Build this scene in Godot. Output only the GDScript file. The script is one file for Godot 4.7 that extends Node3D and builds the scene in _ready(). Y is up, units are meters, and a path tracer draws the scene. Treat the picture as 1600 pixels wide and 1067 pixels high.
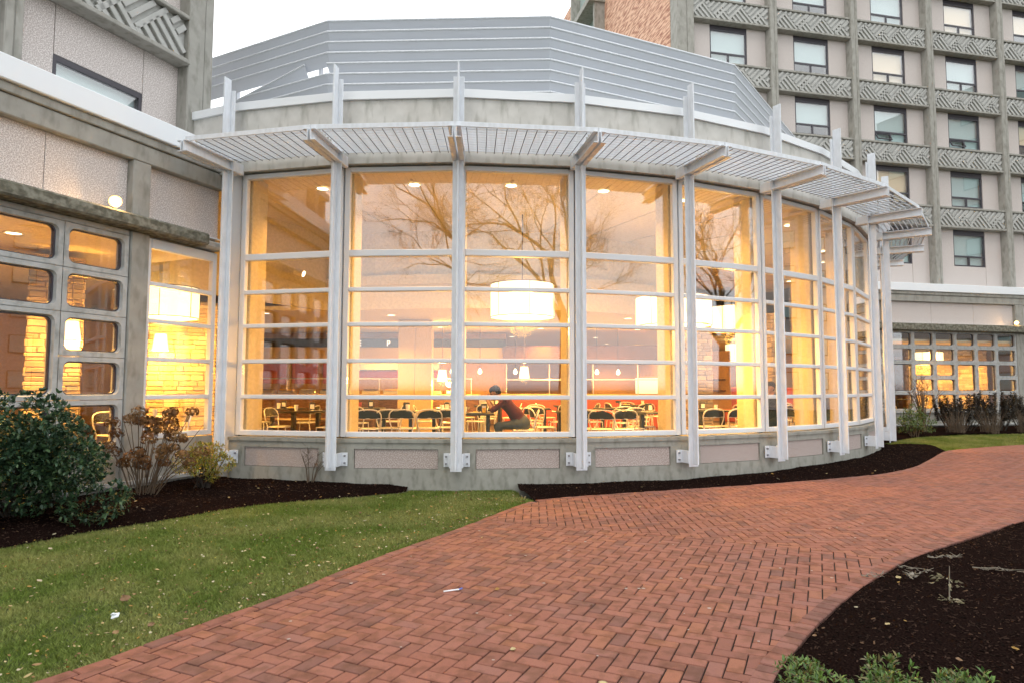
extends Node3D
# A glass rotunda dining hall between two concrete wings, seen from a brick path on an overcast late afternoon.

const CX = -1.125
const CZ = -22.1645
const T0 = -0.305264
const DT = 0.1638584
const RG = 11.62
const RF = 11.76
const RP = 12.0
const FLOOR = 0.35
const CEIL = 5.2
const CORE_CEIL = 3.42

var M = {}
var rng = RandomNumberGenerator.new()

# ------------------------------------------------------------------ mesh building
class MB:
	var v = PackedVector3Array()
	var n = PackedVector3Array()
	var c = PackedColorArray()
	var ix = PackedInt32Array()
	var tint = Color(1, 1, 1)
	var use_c = false
	func tri(a, b, d, nn):
		if (b - a).cross(d - a).dot(nn) < 0.0:
			var e = b
			b = d
			d = e
		var s = v.size()
		v.append(a); v.append(b); v.append(d)
		n.append(nn); n.append(nn); n.append(nn)
		if use_c:
			c.append(tint); c.append(tint); c.append(tint)
		ix.append(s); ix.append(s + 2); ix.append(s + 1)
	func face(p, mid):
		# a flat convex face, turned away from the point mid
		var k = p.size()
		var nn = Vector3.ZERO
		var cen = Vector3.ZERO
		for i in k:
			cen += p[i]
			nn += (p[i] - p[0]).cross(p[(i + 1) % k] - p[0])
		cen /= k
		if nn.length_squared() < 1e-18:
			return
		nn = nn.normalized()
		var flip = nn.dot(cen - mid) < 0.0
		if flip:
			nn = -nn
		var s = v.size()
		for i in k:
			v.append(p[i])
			n.append(nn)
			if use_c:
				c.append(tint)
		for i in range(1, k - 1):
			if flip:
				ix.append(s); ix.append(s + i); ix.append(s + i + 1)
			else:
				ix.append(s); ix.append(s + i + 1); ix.append(s + i)
	func box(lo, hi, t = Transform3D()):
		var mid = t * ((lo + hi) * 0.5)
		var q = []
		for i in 8:
			q.append(t * Vector3(hi.x if i & 1 else lo.x, hi.y if i & 2 else lo.y, hi.z if i & 4 else lo.z))
		for f in [[0, 1, 3, 2], [4, 5, 7, 6], [0, 1, 5, 4], [2, 3, 7, 6], [0, 2, 6, 4], [1, 3, 7, 5]]:
			face([q[f[0]], q[f[1]], q[f[2]], q[f[3]]], mid)
	func cbox(lo, hi, ch, t = Transform3D()):
		# a box with chamfered edges
		var h = (hi - lo) * 0.5
		var m0 = (hi + lo) * 0.5
		ch = min(ch, min(h.x, min(h.y, h.z)) * 0.8)
		var mid = t * m0
		var X = {}
		for sx in [-1, 1]:
			for sy in [-1, 1]:
				for sz in [-1, 1]:
					var key = Vector3i(sx, sy, sz)
					X[key] = [t * (m0 + Vector3(sx * h.x, sy * (h.y - ch), sz * (h.z - ch))), t * (m0 + Vector3(sx * (h.x - ch), sy * h.y, sz * (h.z - ch))), t * (m0 + Vector3(sx * (h.x - ch), sy * (h.y - ch), sz * h.z))]
		for s in [-1, 1]:
			face([X[Vector3i(s, -1, -1)][0], X[Vector3i(s, 1, -1)][0], X[Vector3i(s, 1, 1)][0], X[Vector3i(s, -1, 1)][0]], mid)
			face([X[Vector3i(-1, s, -1)][1], X[Vector3i(1, s, -1)][1], X[Vector3i(1, s, 1)][1], X[Vector3i(-1, s, 1)][1]], mid)
			face([X[Vector3i(-1, -1, s)][2], X[Vector3i(1, -1, s)][2], X[Vector3i(1, 1, s)][2], X[Vector3i(-1, 1, s)][2]], mid)
			for r in [-1, 1]:
				face([X[Vector3i(s, r, -1)][0], X[Vector3i(s, r, 1)][0], X[Vector3i(s, r, 1)][1], X[Vector3i(s, r, -1)][1]], mid)
				face([X[Vector3i(s, -1, r)][0], X[Vector3i(s, 1, r)][0], X[Vector3i(s, 1, r)][2], X[Vector3i(s, -1, r)][2]], mid)
				face([X[Vector3i(-1, s, r)][1], X[Vector3i(1, s, r)][1], X[Vector3i(1, s, r)][2], X[Vector3i(-1, s, r)][2]], mid)
		for key in X:
			face(X[key], mid)
	func prism(poly, y0, y1, t = Transform3D()):
		# poly: PackedVector2Array of (x, z)
		var id = Geometry2D.triangulate_polygon(poly)
		for k in [y0, y1]:
			var up = Vector3.UP if k == y1 else Vector3.DOWN
			for i in range(0, id.size(), 3):
				var a = Vector3(poly[id[i]].x, k, poly[id[i]].y)
				var b = Vector3(poly[id[i + 1]].x, k, poly[id[i + 1]].y)
				var d = Vector3(poly[id[i + 2]].x, k, poly[id[i + 2]].y)
				if (b - a).cross(d - a).dot(up) < 0:
					var e = b
					b = d
					d = e
				tri(t * a, t * b, t * d, t.basis * up)
		var area = 0.0
		for i in poly.size():
			area += poly[i].cross(poly[(i + 1) % poly.size()])
		for i in poly.size():
			var p = poly[i]
			var q = poly[(i + 1) % poly.size()]
			var e = (q - p)
			if e.length() < 1e-6:
				continue
			var o = Vector2(e.y, -e.x).normalized() * (1.0 if area > 0 else -1.0)
			var m3 = Vector3((p.x + q.x) * 0.5, 0, (p.y + q.y) * 0.5) - Vector3(o.x, 0, o.y)
			face([t * Vector3(p.x, y0, p.y), t * Vector3(q.x, y0, q.y), t * Vector3(q.x, y1, q.y), t * Vector3(p.x, y1, p.y)], t * (m3 + Vector3(0, (y0 + y1) * 0.5, 0)))
	func tube(pts, rad, sides = 6, caps = true):
		# a smooth tube through pts; rad is a number or one number a point
		var s = v.size()
		var k = pts.size()
		var prev = Vector3.ZERO
		for i in k:
			var d = (pts[min(i + 1, k - 1)] - pts[max(i - 1, 0)]).normalized()
			var a = prev
			if i == 0:
				a = d.cross(Vector3.UP if abs(d.y) < 0.9 else Vector3.RIGHT)
			a = (a - d * a.dot(d)).normalized()
			prev = a
			var b = d.cross(a)
			var r = rad[i] if rad is Array else rad
			for j in sides:
				var o = a * cos(TAU * j / sides) + b * sin(TAU * j / sides)
				v.append(pts[i] + o * r)
				n.append(o)
				if use_c:
					c.append(tint)
		for i in k - 1:
			for j in sides:
				var a = s + i * sides + j
				var b = s + i * sides + (j + 1) % sides
				ix.append(a); ix.append(a + sides); ix.append(b)
				ix.append(b); ix.append(a + sides); ix.append(b + sides)
		if caps:
			for e in [0, k - 1]:
				var ring = []
				for j in sides:
					ring.append(v[s + e * sides + j])
				face(ring, pts[1] if e == 0 else pts[k - 2])
	func lathe(prof, sides, at = Vector3.ZERO):
		# prof: array of Vector2(radius, height)
		for i in prof.size() - 1:
			var p = prof[i]
			var q = prof[i + 1]
			var e = q - p
			var o = Vector2(e.y, -e.x).normalized()
			for j in sides:
				var a0 = TAU * j / sides
				var a1 = TAU * (j + 1) / sides
				var s = v.size()
				for w in [[p, a0], [p, a1], [q, a1], [q, a0]]:
					v.append(at + Vector3(cos(w[1]) * w[0].x, w[0].y, sin(w[1]) * w[0].x))
					n.append(Vector3(cos(w[1]) * o.x, o.y, sin(w[1]) * o.x))
					if use_c:
						c.append(tint)
				ix.append(s); ix.append(s + 1); ix.append(s + 2)
				ix.append(s); ix.append(s + 2); ix.append(s + 3)
	func mesh():
		var a = []
		a.resize(Mesh.ARRAY_MAX)
		a[Mesh.ARRAY_VERTEX] = v
		a[Mesh.ARRAY_NORMAL] = n
		if use_c:
			a[Mesh.ARRAY_COLOR] = c
		a[Mesh.ARRAY_INDEX] = ix
		var m = ArrayMesh.new()
		m.add_surface_from_arrays(Mesh.PRIMITIVE_TRIANGLES, a)
		return m

var used = {}
func numbered(called):
	if not used.has(called):
		used[called] = 0
		return called
	used[called] += 1
	return "%s_%03d" % [called, used[called]]

func put(called, mesh, material, parent, at = Transform3D()):
	var o = MeshInstance3D.new()
	o.mesh = mesh.mesh() if mesh is MB else mesh
	o.material_override = material
	o.transform = at
	if parent == self:
		o.name = numbered(called)
		add_child(o)
	else:
		o.name = called
		parent.add_child(o, true)
	return o

func hold(called, parent, at = Transform3D()):
	var o = Node3D.new()
	o.transform = at
	if parent == self:
		o.name = numbered(called)
		add_child(o)
	else:
		o.name = called
		parent.add_child(o, true)
	return o

func tag(o, label, category, group = "", kind = ""):
	if label: o.set_meta("label", label)
	if category: o.set_meta("category", category)
	if group: o.set_meta("group", group)
	if kind: o.set_meta("kind", kind)
	return o

func scatter(called, mesh, material, parent, places, tints = []):
	var mm = MultiMesh.new()
	mm.transform_format = MultiMesh.TRANSFORM_3D
	mm.use_colors = tints.size() > 0
	mm.mesh = mesh.mesh() if mesh is MB else mesh
	mm.instance_count = places.size()
	for i in places.size():
		mm.set_instance_transform(i, places[i])
		if tints.size():
			mm.set_instance_color(i, tints[i])
	var o = MultiMeshInstance3D.new()
	o.multimesh = mm
	o.material_override = material
	if parent == self:
		o.name = numbered(called)
		add_child(o)
	else:
		o.name = called
		parent.add_child(o, true)
	return o

func ring_pt(k, r, y):
	var a = T0 + k * DT
	return Vector3(CX + r * sin(a), y, CZ + r * cos(a))

func facet(k, r):
	# the frame of the flat bay between corners k and k + 1 at corner radius r: x along it, z outwards, origin at its middle on the ground
	var a = T0 + (k + 0.5) * DT
	var rr = r * cos(DT / 2)
	return Transform3D(Basis(Vector3(cos(a), 0, -sin(a)), Vector3.UP, Vector3(sin(a), 0, cos(a))), Vector3(CX + rr * sin(a), 0, CZ + rr * cos(a)))

func radial(k, r):
	var a = T0 + k * DT
	return Transform3D(Basis(Vector3(cos(a), 0, -sin(a)), Vector3.UP, Vector3(sin(a), 0, cos(a))), Vector3(CX + r * sin(a), 0, CZ + r * cos(a)))

func smooth(p, per = 6):
	var out = PackedVector2Array()
	for i in p.size() - 1:
		var a = p[max(i - 1, 0)]
		var b = p[i]
		var c = p[i + 1]
		var d = p[min(i + 2, p.size() - 1)]
		for j in per:
			out.append(b.cubic_interpolate(c, a, d, float(j) / per))
	out.append(p[p.size() - 1])
	return out

func inside(p, poly):
	return Geometry2D.is_point_in_polygon(p, poly)

func in_view(p, margin = 0.06):
	# whether a ground point lies in the wedge that the photograph shows
	if p.y > -2.9:
		return false
	return abs(p.x / -p.y) < 0.80 + margin

# ------------------------------------------------------------------ materials
func noise_tex(seed_, freq, octaves, lo, hi, kind = FastNoiseLite.TYPE_SIMPLEX, size = 512):
	var f = FastNoiseLite.new()
	f.seed = seed_
	f.noise_type = kind
	f.frequency = freq
	f.fractal_octaves = octaves
	var t = NoiseTexture2D.new()
	t.width = size
	t.height = size
	t.seamless = true
	t.noise = f
	var g = Gradient.new()
	g.set_color(0, lo)
	g.set_color(1, hi)
	t.color_ramp = g
	return t

func ramp_tex(seed_, freq, octaves, stops, kind = FastNoiseLite.TYPE_SIMPLEX, size = 512):
	var t = noise_tex(seed_, freq, octaves, Color.BLACK, Color.WHITE, kind, size)
	var g = Gradient.new()
	g.offsets = PackedFloat32Array(stops.keys())
	var cs = PackedColorArray()
	for k in stops:
		cs.append(stops[k])
	g.colors = cs
	t.color_ramp = g
	return t

func lin(r, g, b):
	return Color(r, g, b).linear_to_srgb()

func mat(called, color, rough = 0.8, tex = null, per_m = 1.0, o = {}):
	var m = StandardMaterial3D.new()
	m.resource_name = called
	m.albedo_color = color
	m.roughness = rough
	m.metallic_specular = o.get("spec", 0.5)
	m.metallic = o.get("metal", 0.0)
	if tex:
		m.albedo_texture = tex
		m.uv1_triplanar = true
		m.uv1_world_triplanar = o.get("world", true)
		m.uv1_scale = per_m if per_m is Vector3 else Vector3.ONE * per_m
		m.uv1_triplanar_sharpness = 4.0
	if o.has("streak"):
		m.detail_enabled = true
		m.detail_blend_mode = BaseMaterial3D.BLEND_MODE_MUL
		m.detail_albedo = o.streak
		m.detail_uv_layer = BaseMaterial3D.DETAIL_UV_2
		m.uv2_triplanar = true
		m.uv2_world_triplanar = true
		m.uv2_scale = o.get("streak_scale", Vector3(1.3, 0.16, 1.3))
		m.uv2_triplanar_sharpness = 4.0
	if o.has("bump"):
		m.heightmap_enabled = true
		m.heightmap_texture = o.bump
		m.heightmap_scale = o.get("bump_cm", 0.3)
	if o.has("vc"):
		m.vertex_color_use_as_albedo = true
	if o.has("back"):
		m.backlight_enabled = true
		m.backlight = o.back
	if o.has("glow"):
		m.emission_enabled = true
		m.emission = o.glow
		m.emission_energy_multiplier = o.get("power", 1.0)
	M[called] = m
	return m

func make_materials():
	var mottle = noise_tex(11, 0.008, 5, Color(0.91, 0.91, 0.905), Color(1, 1, 1))
	var fine = noise_tex(12, 0.05, 4, Color(0.90, 0.90, 0.90), Color(1, 1, 1))
	var streak = ramp_tex(13, 0.010, 5, {0.0: Color(0.84, 0.84, 0.825), 0.32: Color(0.95, 0.95, 0.945), 0.48: Color(1, 1, 1), 1.0: Color(1, 1, 1)})
	var pebble = ramp_tex(15, 0.075, 2, {0.0: Color(0.58, 0.54, 0.525), 0.3: Color(0.80, 0.765, 0.75), 0.5: Color(0.93, 0.91, 0.90), 0.8: Color(1.0, 0.99, 0.985), 1.0: Color(0.70, 0.64, 0.62)}, FastNoiseLite.TYPE_CELLULAR)
	var grime = ramp_tex(22, 0.009, 6, {0.0: Color(0.80, 0.775, 0.70), 0.36: Color(0.91, 0.90, 0.87), 0.52: Color(0.985, 0.985, 0.985), 0.7: Color(1, 1, 1), 1.0: Color(0.95, 0.94, 0.95)})
	var moss = ramp_tex(16, 0.02, 5, {0.0: Color(0.58, 0.57, 0.53), 0.4: Color(0.74, 0.735, 0.70), 0.62: Color(0.88, 0.88, 0.85), 1.0: Color(1, 1, 1)})
	var facebrick = ramp_tex(17, 0.02, 3, {0.0: Color(0.60, 0.42, 0.37), 0.38: Color(0.80, 0.66, 0.59), 0.55: Color(0.98, 0.88, 0.80), 1.0: Color(1.0, 0.96, 0.90)})
	var soil = ramp_tex(18, 0.06, 4, {0.0: Color(0.35, 0.3, 0.3), 0.5: Color(0.7, 0.6, 0.58), 1.0: Color(1, 0.95, 0.9)})
	var turf = ramp_tex(19, 0.02, 5, {0.0: Color(0.62, 0.68, 0.5), 0.5: Color(0.85, 0.88, 0.7), 1.0: Color(1, 1, 0.9)})
	var wood = ramp_tex(20, 0.02, 4, {0.0: Color(0.6, 0.5, 0.42), 0.5: Color(0.85, 0.8, 0.75), 1.0: Color(1, 1, 1)})
	# outside
	mat("fascia_concrete", lin(0.62, 0.61, 0.58), 0.9, mottle, 0.55, {"streak": streak, "streak_scale": Vector3(0.9, 0.22, 0.9)})
	mat("plinth_concrete", lin(0.335, 0.333, 0.295), 0.92, mottle, 0.8, {"streak": streak, "streak_scale": Vector3(1.1, 0.5, 1.1)})
	mat("wing_concrete", lin(0.362, 0.352, 0.320), 0.92, mottle, 0.6, {"streak": streak, "streak_scale": Vector3(0.8, 0.3, 0.8)})
	mat("lattice_concrete", lin(0.46, 0.47, 0.465), 0.9, mottle, 0.9, {"streak": streak, "streak_scale": Vector3(0.9, 0.6, 0.9)})
	mat("ledge_concrete", lin(0.27, 0.26, 0.22), 0.95, moss, 0.7, {"streak": streak, "streak_scale": Vector3(0.8, 0.8, 0.8)})
	mat("rib_concrete", lin(0.47, 0.47, 0.45), 0.9, mottle, 0.7)
	mat("pebble_panel", lin(0.72, 0.695, 0.68), 0.9, pebble, 1.5)
	mat("plinth_pebble", lin(0.54, 0.49, 0.465), 0.9, pebble, 1.7)
	mat("seam", lin(0.30, 0.30, 0.31), 0.8)
	mat("face_brick", lin(0.72, 0.56, 0.475), 0.9, facebrick, Vector3(0.14, 0.9, 0.14))
	mat("white_steel", lin(0.74, 0.775, 0.83), 0.42, noise_tex(21, 0.012, 5, Color(0.93, 0.93, 0.925), Color(1, 1, 1)), Vector3(1.5, 0.5, 1.5))
	mat("white_coping", lin(0.78, 0.81, 0.84), 0.4)
	mat("window_alloy", lin(0.66, 0.68, 0.71), 0.4)
	mat("louvre_metal", lin(0.64, 0.67, 0.73), 0.45)
	mat("rail_dark", lin(0.10, 0.10, 0.11), 0.6)
	mat("bolt_steel", lin(0.25, 0.25, 0.27), 0.4, null, 1.0, {"metal": 0.6})
	mat("dark_frame", lin(0.045, 0.04, 0.05), 0.45)
	mat("room_paint", lin(0.55, 0.53, 0.50), 0.9)
	mat("blind_pale", lin(0.42, 0.55, 0.545), 0.8)
	mat("blind_cream", lin(0.75, 0.62, 0.42), 0.8)
	var g = mat("glass", Color(1, 1, 1, 0.0), 0.0)
	g.transparency = BaseMaterial3D.TRANSPARENCY_ALPHA
	g.metallic_specular = 0.5
	mat("bulb_glow", lin(1, 0.85, 0.6), 0.5, null, 1.0, {"glow": lin(1.0, 0.66, 0.28), "power": 1.4})
	mat("lamp_black", lin(0.03, 0.03, 0.03), 0.5)
	mat("bronze", lin(0.16, 0.11, 0.06), 0.45, null, 1.0, {"metal": 0.4})
	# ground
	mat("soil", lin(0.021, 0.0155, 0.014), 1.0, soil, 1.5, {"spec": 0.05})
	mat("sand", lin(0.035, 0.033, 0.022), 1.0, soil, 3.0)
	mat("turf_base", lin(0.055, 0.070, 0.024), 1.0, turf, 0.8)
	mat("blade", Color(1, 1, 1), 0.75, null, 1.0, {"vc": 1, "spec": 0.2, "back": Color(0.4, 0.45, 0.2)})
	mat("chip", Color(1, 1, 1), 1.0, null, 1.0, {"vc": 1, "spec": 0.06})
	mat("dry_leaf", Color(1, 1, 1), 0.8, null, 1.0, {"vc": 1, "spec": 0.3})
	mat("leaf", Color(1, 1, 1), 0.5, null, 1.0, {"vc": 1, "back": Color(0.15, 0.2, 0.08)})
	mat("twig", lin(0.12, 0.085, 0.055), 0.9)
	mat("pale_twig", lin(0.25, 0.22, 0.17), 0.9)
	mat("dark_twig", lin(0.035, 0.028, 0.022), 0.9)
	mat("bark", lin(0.16, 0.13, 0.10), 0.95, mottle, 1.5)
	for i in 6:
		var tones = [lin(0.280, 0.104, 0.068), lin(0.300, 0.118, 0.080), lin(0.245, 0.094, 0.064), lin(0.320, 0.124, 0.072), lin(0.275, 0.116, 0.086), lin(0.205, 0.086, 0.064)]
		mat("paver_%d" % i, tones[i], 0.82, fine, 3.0, {"streak": grime, "streak_scale": Vector3(1.1, 1.1, 1.1)})
	mat("gum", lin(0.38, 0.33, 0.30), 0.8)
	mat("paper", lin(0.75, 0.78, 0.82), 0.7)
	mat("paper_blue", lin(0.10, 0.14, 0.45), 0.6)
	# inside
	mat("tan_wall", lin(0.60, 0.50, 0.29), 0.85, fine, 0.4)
	mat("ceiling_paint", lin(0.68, 0.58, 0.37), 0.9, fine, 0.4)
	mat("amber_wall", lin(0.46, 0.27, 0.115), 0.8, fine, 0.4)
	mat("floor_tile", lin(0.085, 0.055, 0.034), 0.4, mottle, 0.5)
	mat("oak", lin(0.50, 0.37, 0.20), 0.5, fine, Vector3(1.2, 0.25, 1.2))
	mat("walnut", lin(0.13, 0.062, 0.034), 0.5, wood, Vector3(0.5, 1.5, 0.5))
	mat("red_panel", lin(0.45, 0.07, 0.035), 0.5)
	mat("steel", lin(0.55, 0.53, 0.50), 0.3, null, 1.0, {"metal": 0.9})
	mat("sign_black", lin(0.02, 0.018, 0.016), 0.5)
	mat("white_letter", lin(0.8, 0.78, 0.72), 0.6, null, 1.0, {"glow": lin(1, 0.93, 0.8), "power": 0.5})
	mat("screen_glow", lin(0.8, 0.8, 0.8), 0.4, null, 1.0, {"glow": lin(1.0, 0.85, 0.6), "power": 0.3})
	mat("shade_glow", lin(0.85, 0.78, 0.66), 0.8, null, 1.0, {"glow": lin(1.0, 0.78, 0.42), "power": 0.85})
	mat("disc_glow", lin(0.9, 0.85, 0.75), 0.6, null, 1.0, {"glow": lin(1.0, 0.80, 0.50), "power": 2.2})
	for i in 4:
		mat("stone_%d" % i, [lin(0.46, 0.36, 0.24), lin(0.38, 0.29, 0.19), lin(0.52, 0.42, 0.30), lin(0.31, 0.24, 0.17)][i], 0.9, mottle, 2.0, {})
	mat("table_black", lin(0.018, 0.018, 0.020), 0.35)
	mat("chair_metal", lin(0.70, 0.69, 0.66), 0.3, null, 1.0, {"metal": 0.35})
	mat("chair_black", lin(0.015, 0.015, 0.016), 0.45)
	mat("juice", lin(0.75, 0.42, 0.02), 0.3)
	mat("plastic_dark", lin(0.03, 0.03, 0.033), 0.4)
	mat("napkin", lin(0.75, 0.72, 0.66), 0.8)
	mat("cloth", Color(1, 1, 1), 0.9, null, 1.0, {"vc": 1, "spec": 0.3})
	mat("hair", lin(0.012, 0.010, 0.009), 0.6)
	mat("hair_red", lin(0.10, 0.035, 0.018), 0.6)

# ------------------------------------------------------------------ main
func _ready():
	rng.seed = 4711
	var cam = Camera3D.new()
	cam.name = "camera"
	cam.position = Vector3(0, 1.6, 0)
	cam.rotation = Vector3(0.0686223, 0, 0.00206542)
	cam.fov = rad_to_deg(2.0 * atan(533.5 / 1026.96))
	cam.near = 0.1
	cam.far = 400.0
	add_child(cam)
	cam.current = true
	var env = Environment.new()
	env.background_mode = Environment.BG_SKY
	var sm = ProceduralSkyMaterial.new()
	sm.sky_top_color = Color(0.97, 0.985, 1.0)
	sm.sky_horizon_color = Color(0.955, 0.965, 0.975)
	sm.sky_curve = 0.2
	sm.ground_horizon_color = Color(0.42, 0.42, 0.40)
	sm.ground_bottom_color = Color(0.30, 0.30, 0.28)
	sm.sun_angle_max = 1.0
	var sky = Sky.new()
	sky.sky_material = sm
	env.sky = sky
	env.background_energy_multiplier = 1.0
	env.tonemap_mode = Environment.TONE_MAPPER_LINEAR
	env.tonemap_exposure = 2.5
	env.sdfgi_enabled = true
	env.ssao_enabled = true
	env.ssil_enabled = true
	var we = WorldEnvironment.new()
	we.name = "environment"
	we.environment = env
	add_child(we)
	var sun = DirectionalLight3D.new()
	sun.name = "sun"
	sun.light_energy = 0.2
	sun.light_angular_distance = 40.0
	sun.light_color = Color(1.0, 0.985, 0.96)
	sun.shadow_enabled = true
	sun.rotation_degrees = Vector3(-58, -28, 0)
	add_child(sun)
	make_materials()
	ground()
	brick_path()
	dining_hall()
	interior_shell()
	canopy()
	louvre_screen()
	left_wing()
	right_wing()
	left_tower()
	right_tower()
	interior()
	planting()
	litter()
	surroundings()

# ------------------------------------------------------------------ ground
var EDGE_L = [Vector2(-5.6, 1.0), Vector2(-4.2, -1.2), Vector2(-3.2, -2.75), Vector2(-2.54, -3.73), Vector2(-2.26, -4.23), Vector2(-2.06, -4.62), Vector2(-1.7, -5.29), Vector2(-1.47, -5.87), Vector2(-1.11, -6.6), Vector2(-0.75, -7.28), Vector2(-0.37, -8.05), Vector2(0.05, -8.95), Vector2(0.33, -9.45)]
var EDGE_M = [Vector2(0.33, -9.45), Vector2(0.98, -9.78), Vector2(2.39, -10.34), Vector2(4.26, -11.07), Vector2(5.64, -11.7), Vector2(6.95, -12.4), Vector2(8.2, -13.5), Vector2(9.4, -14.9), Vector2(11.08, -16.87), Vector2(12.45, -17.78), Vector2(14.54, -18.81), Vector2(19.0, -20.3), Vector2(26.0, -22.0)]
var EDGE_R = [Vector2(0.2, 1.0), Vector2(0.55, -1.5), Vector2(1.0, -2.8), Vector2(1.41, -3.66), Vector2(1.79, -4.2), Vector2(2.29, -4.82), Vector2(2.96, -5.54), Vector2(3.67, -6.22), Vector2(4.36, -6.75), Vector2(5.18, -7.34), Vector2(6.16, -8.04), Vector2(8.5, -9.6), Vector2(13.0, -12.2), Vector2(26.0, -17.5)]
var LAWN_EDGE = [Vector2(-8.0, -3.2), Vector2(-6.6, -4.6), Vector2(-5.15, -6.55), Vector2(-4.74, -7.32), Vector2(-4.2, -8.05), Vector2(-3.55, -9.0), Vector2(-2.64, -9.57), Vector2(-1.88, -9.98), Vector2(-1.62, -10.22)]
var path_poly
var lawn_poly
var bed_left
var bed_front
var bed_right
var strip_far
var bed_far

func rev(a):
	var b = a.duplicate()
	b.reverse()
	return b

func terrain(called, poly, cell, height, material):
	# a bumpy sheet cut to the outline poly
	var lo = poly[0]
	var hi = poly[0]
	for p in poly:
		lo = lo.min(p)
		hi = hi.max(p)
	var st = SurfaceTool.new()
	st.begin(Mesh.PRIMITIVE_TRIANGLES)
	st.set_smooth_group(0)
	var nx = int(ceil((hi.x - lo.x) / cell))
	var nz = int(ceil((hi.y - lo.y) / cell))
	for i in nx:
		for j in nz:
			var a = lo + Vector2(i, j) * cell
			var sq = PackedVector2Array([a, a + Vector2(cell, 0), a + Vector2(cell, cell), a + Vector2(0, cell)])
			var cnt = 0
			for q in sq:
				if inside(q, poly):
					cnt += 1
			var bits = []
			if cnt == 4:
				bits = [sq]
			else:
				bits = Geometry2D.intersect_polygons(sq, poly)
			for b in bits:
				var id = Geometry2D.triangulate_polygon(b)
				for t in range(0, id.size(), 3):
					var p = []
					for e in 3:
						var w = b[id[t + e]]
						p.append(Vector3(w.x, height.call(w), w.y))
					if (p[1] - p[0]).cross(p[2] - p[0]).y > 0:
						p = [p[0], p[2], p[1]]
					for e in p:
						st.add_vertex(e)
	st.index()
	st.generate_normals()
	var o = put(called, st.commit(), material, self)
	o.set_meta("kind", "structure")
	return o

func edge_dist(p, line):
	var d = 1e9
	for i in line.size() - 1:
		d = min(d, p.distance_to(Geometry2D.get_closest_point_to_segment(p, line[i], line[i + 1])))
	return d

var hn = FastNoiseLite.new()

func mound(p, line):
	return clamp(edge_dist(p, line) * 0.28, 0.0, 0.085) + hn.get_noise_2d(p.x * 60.0, p.y * 60.0) * 0.018 - 0.012

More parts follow.
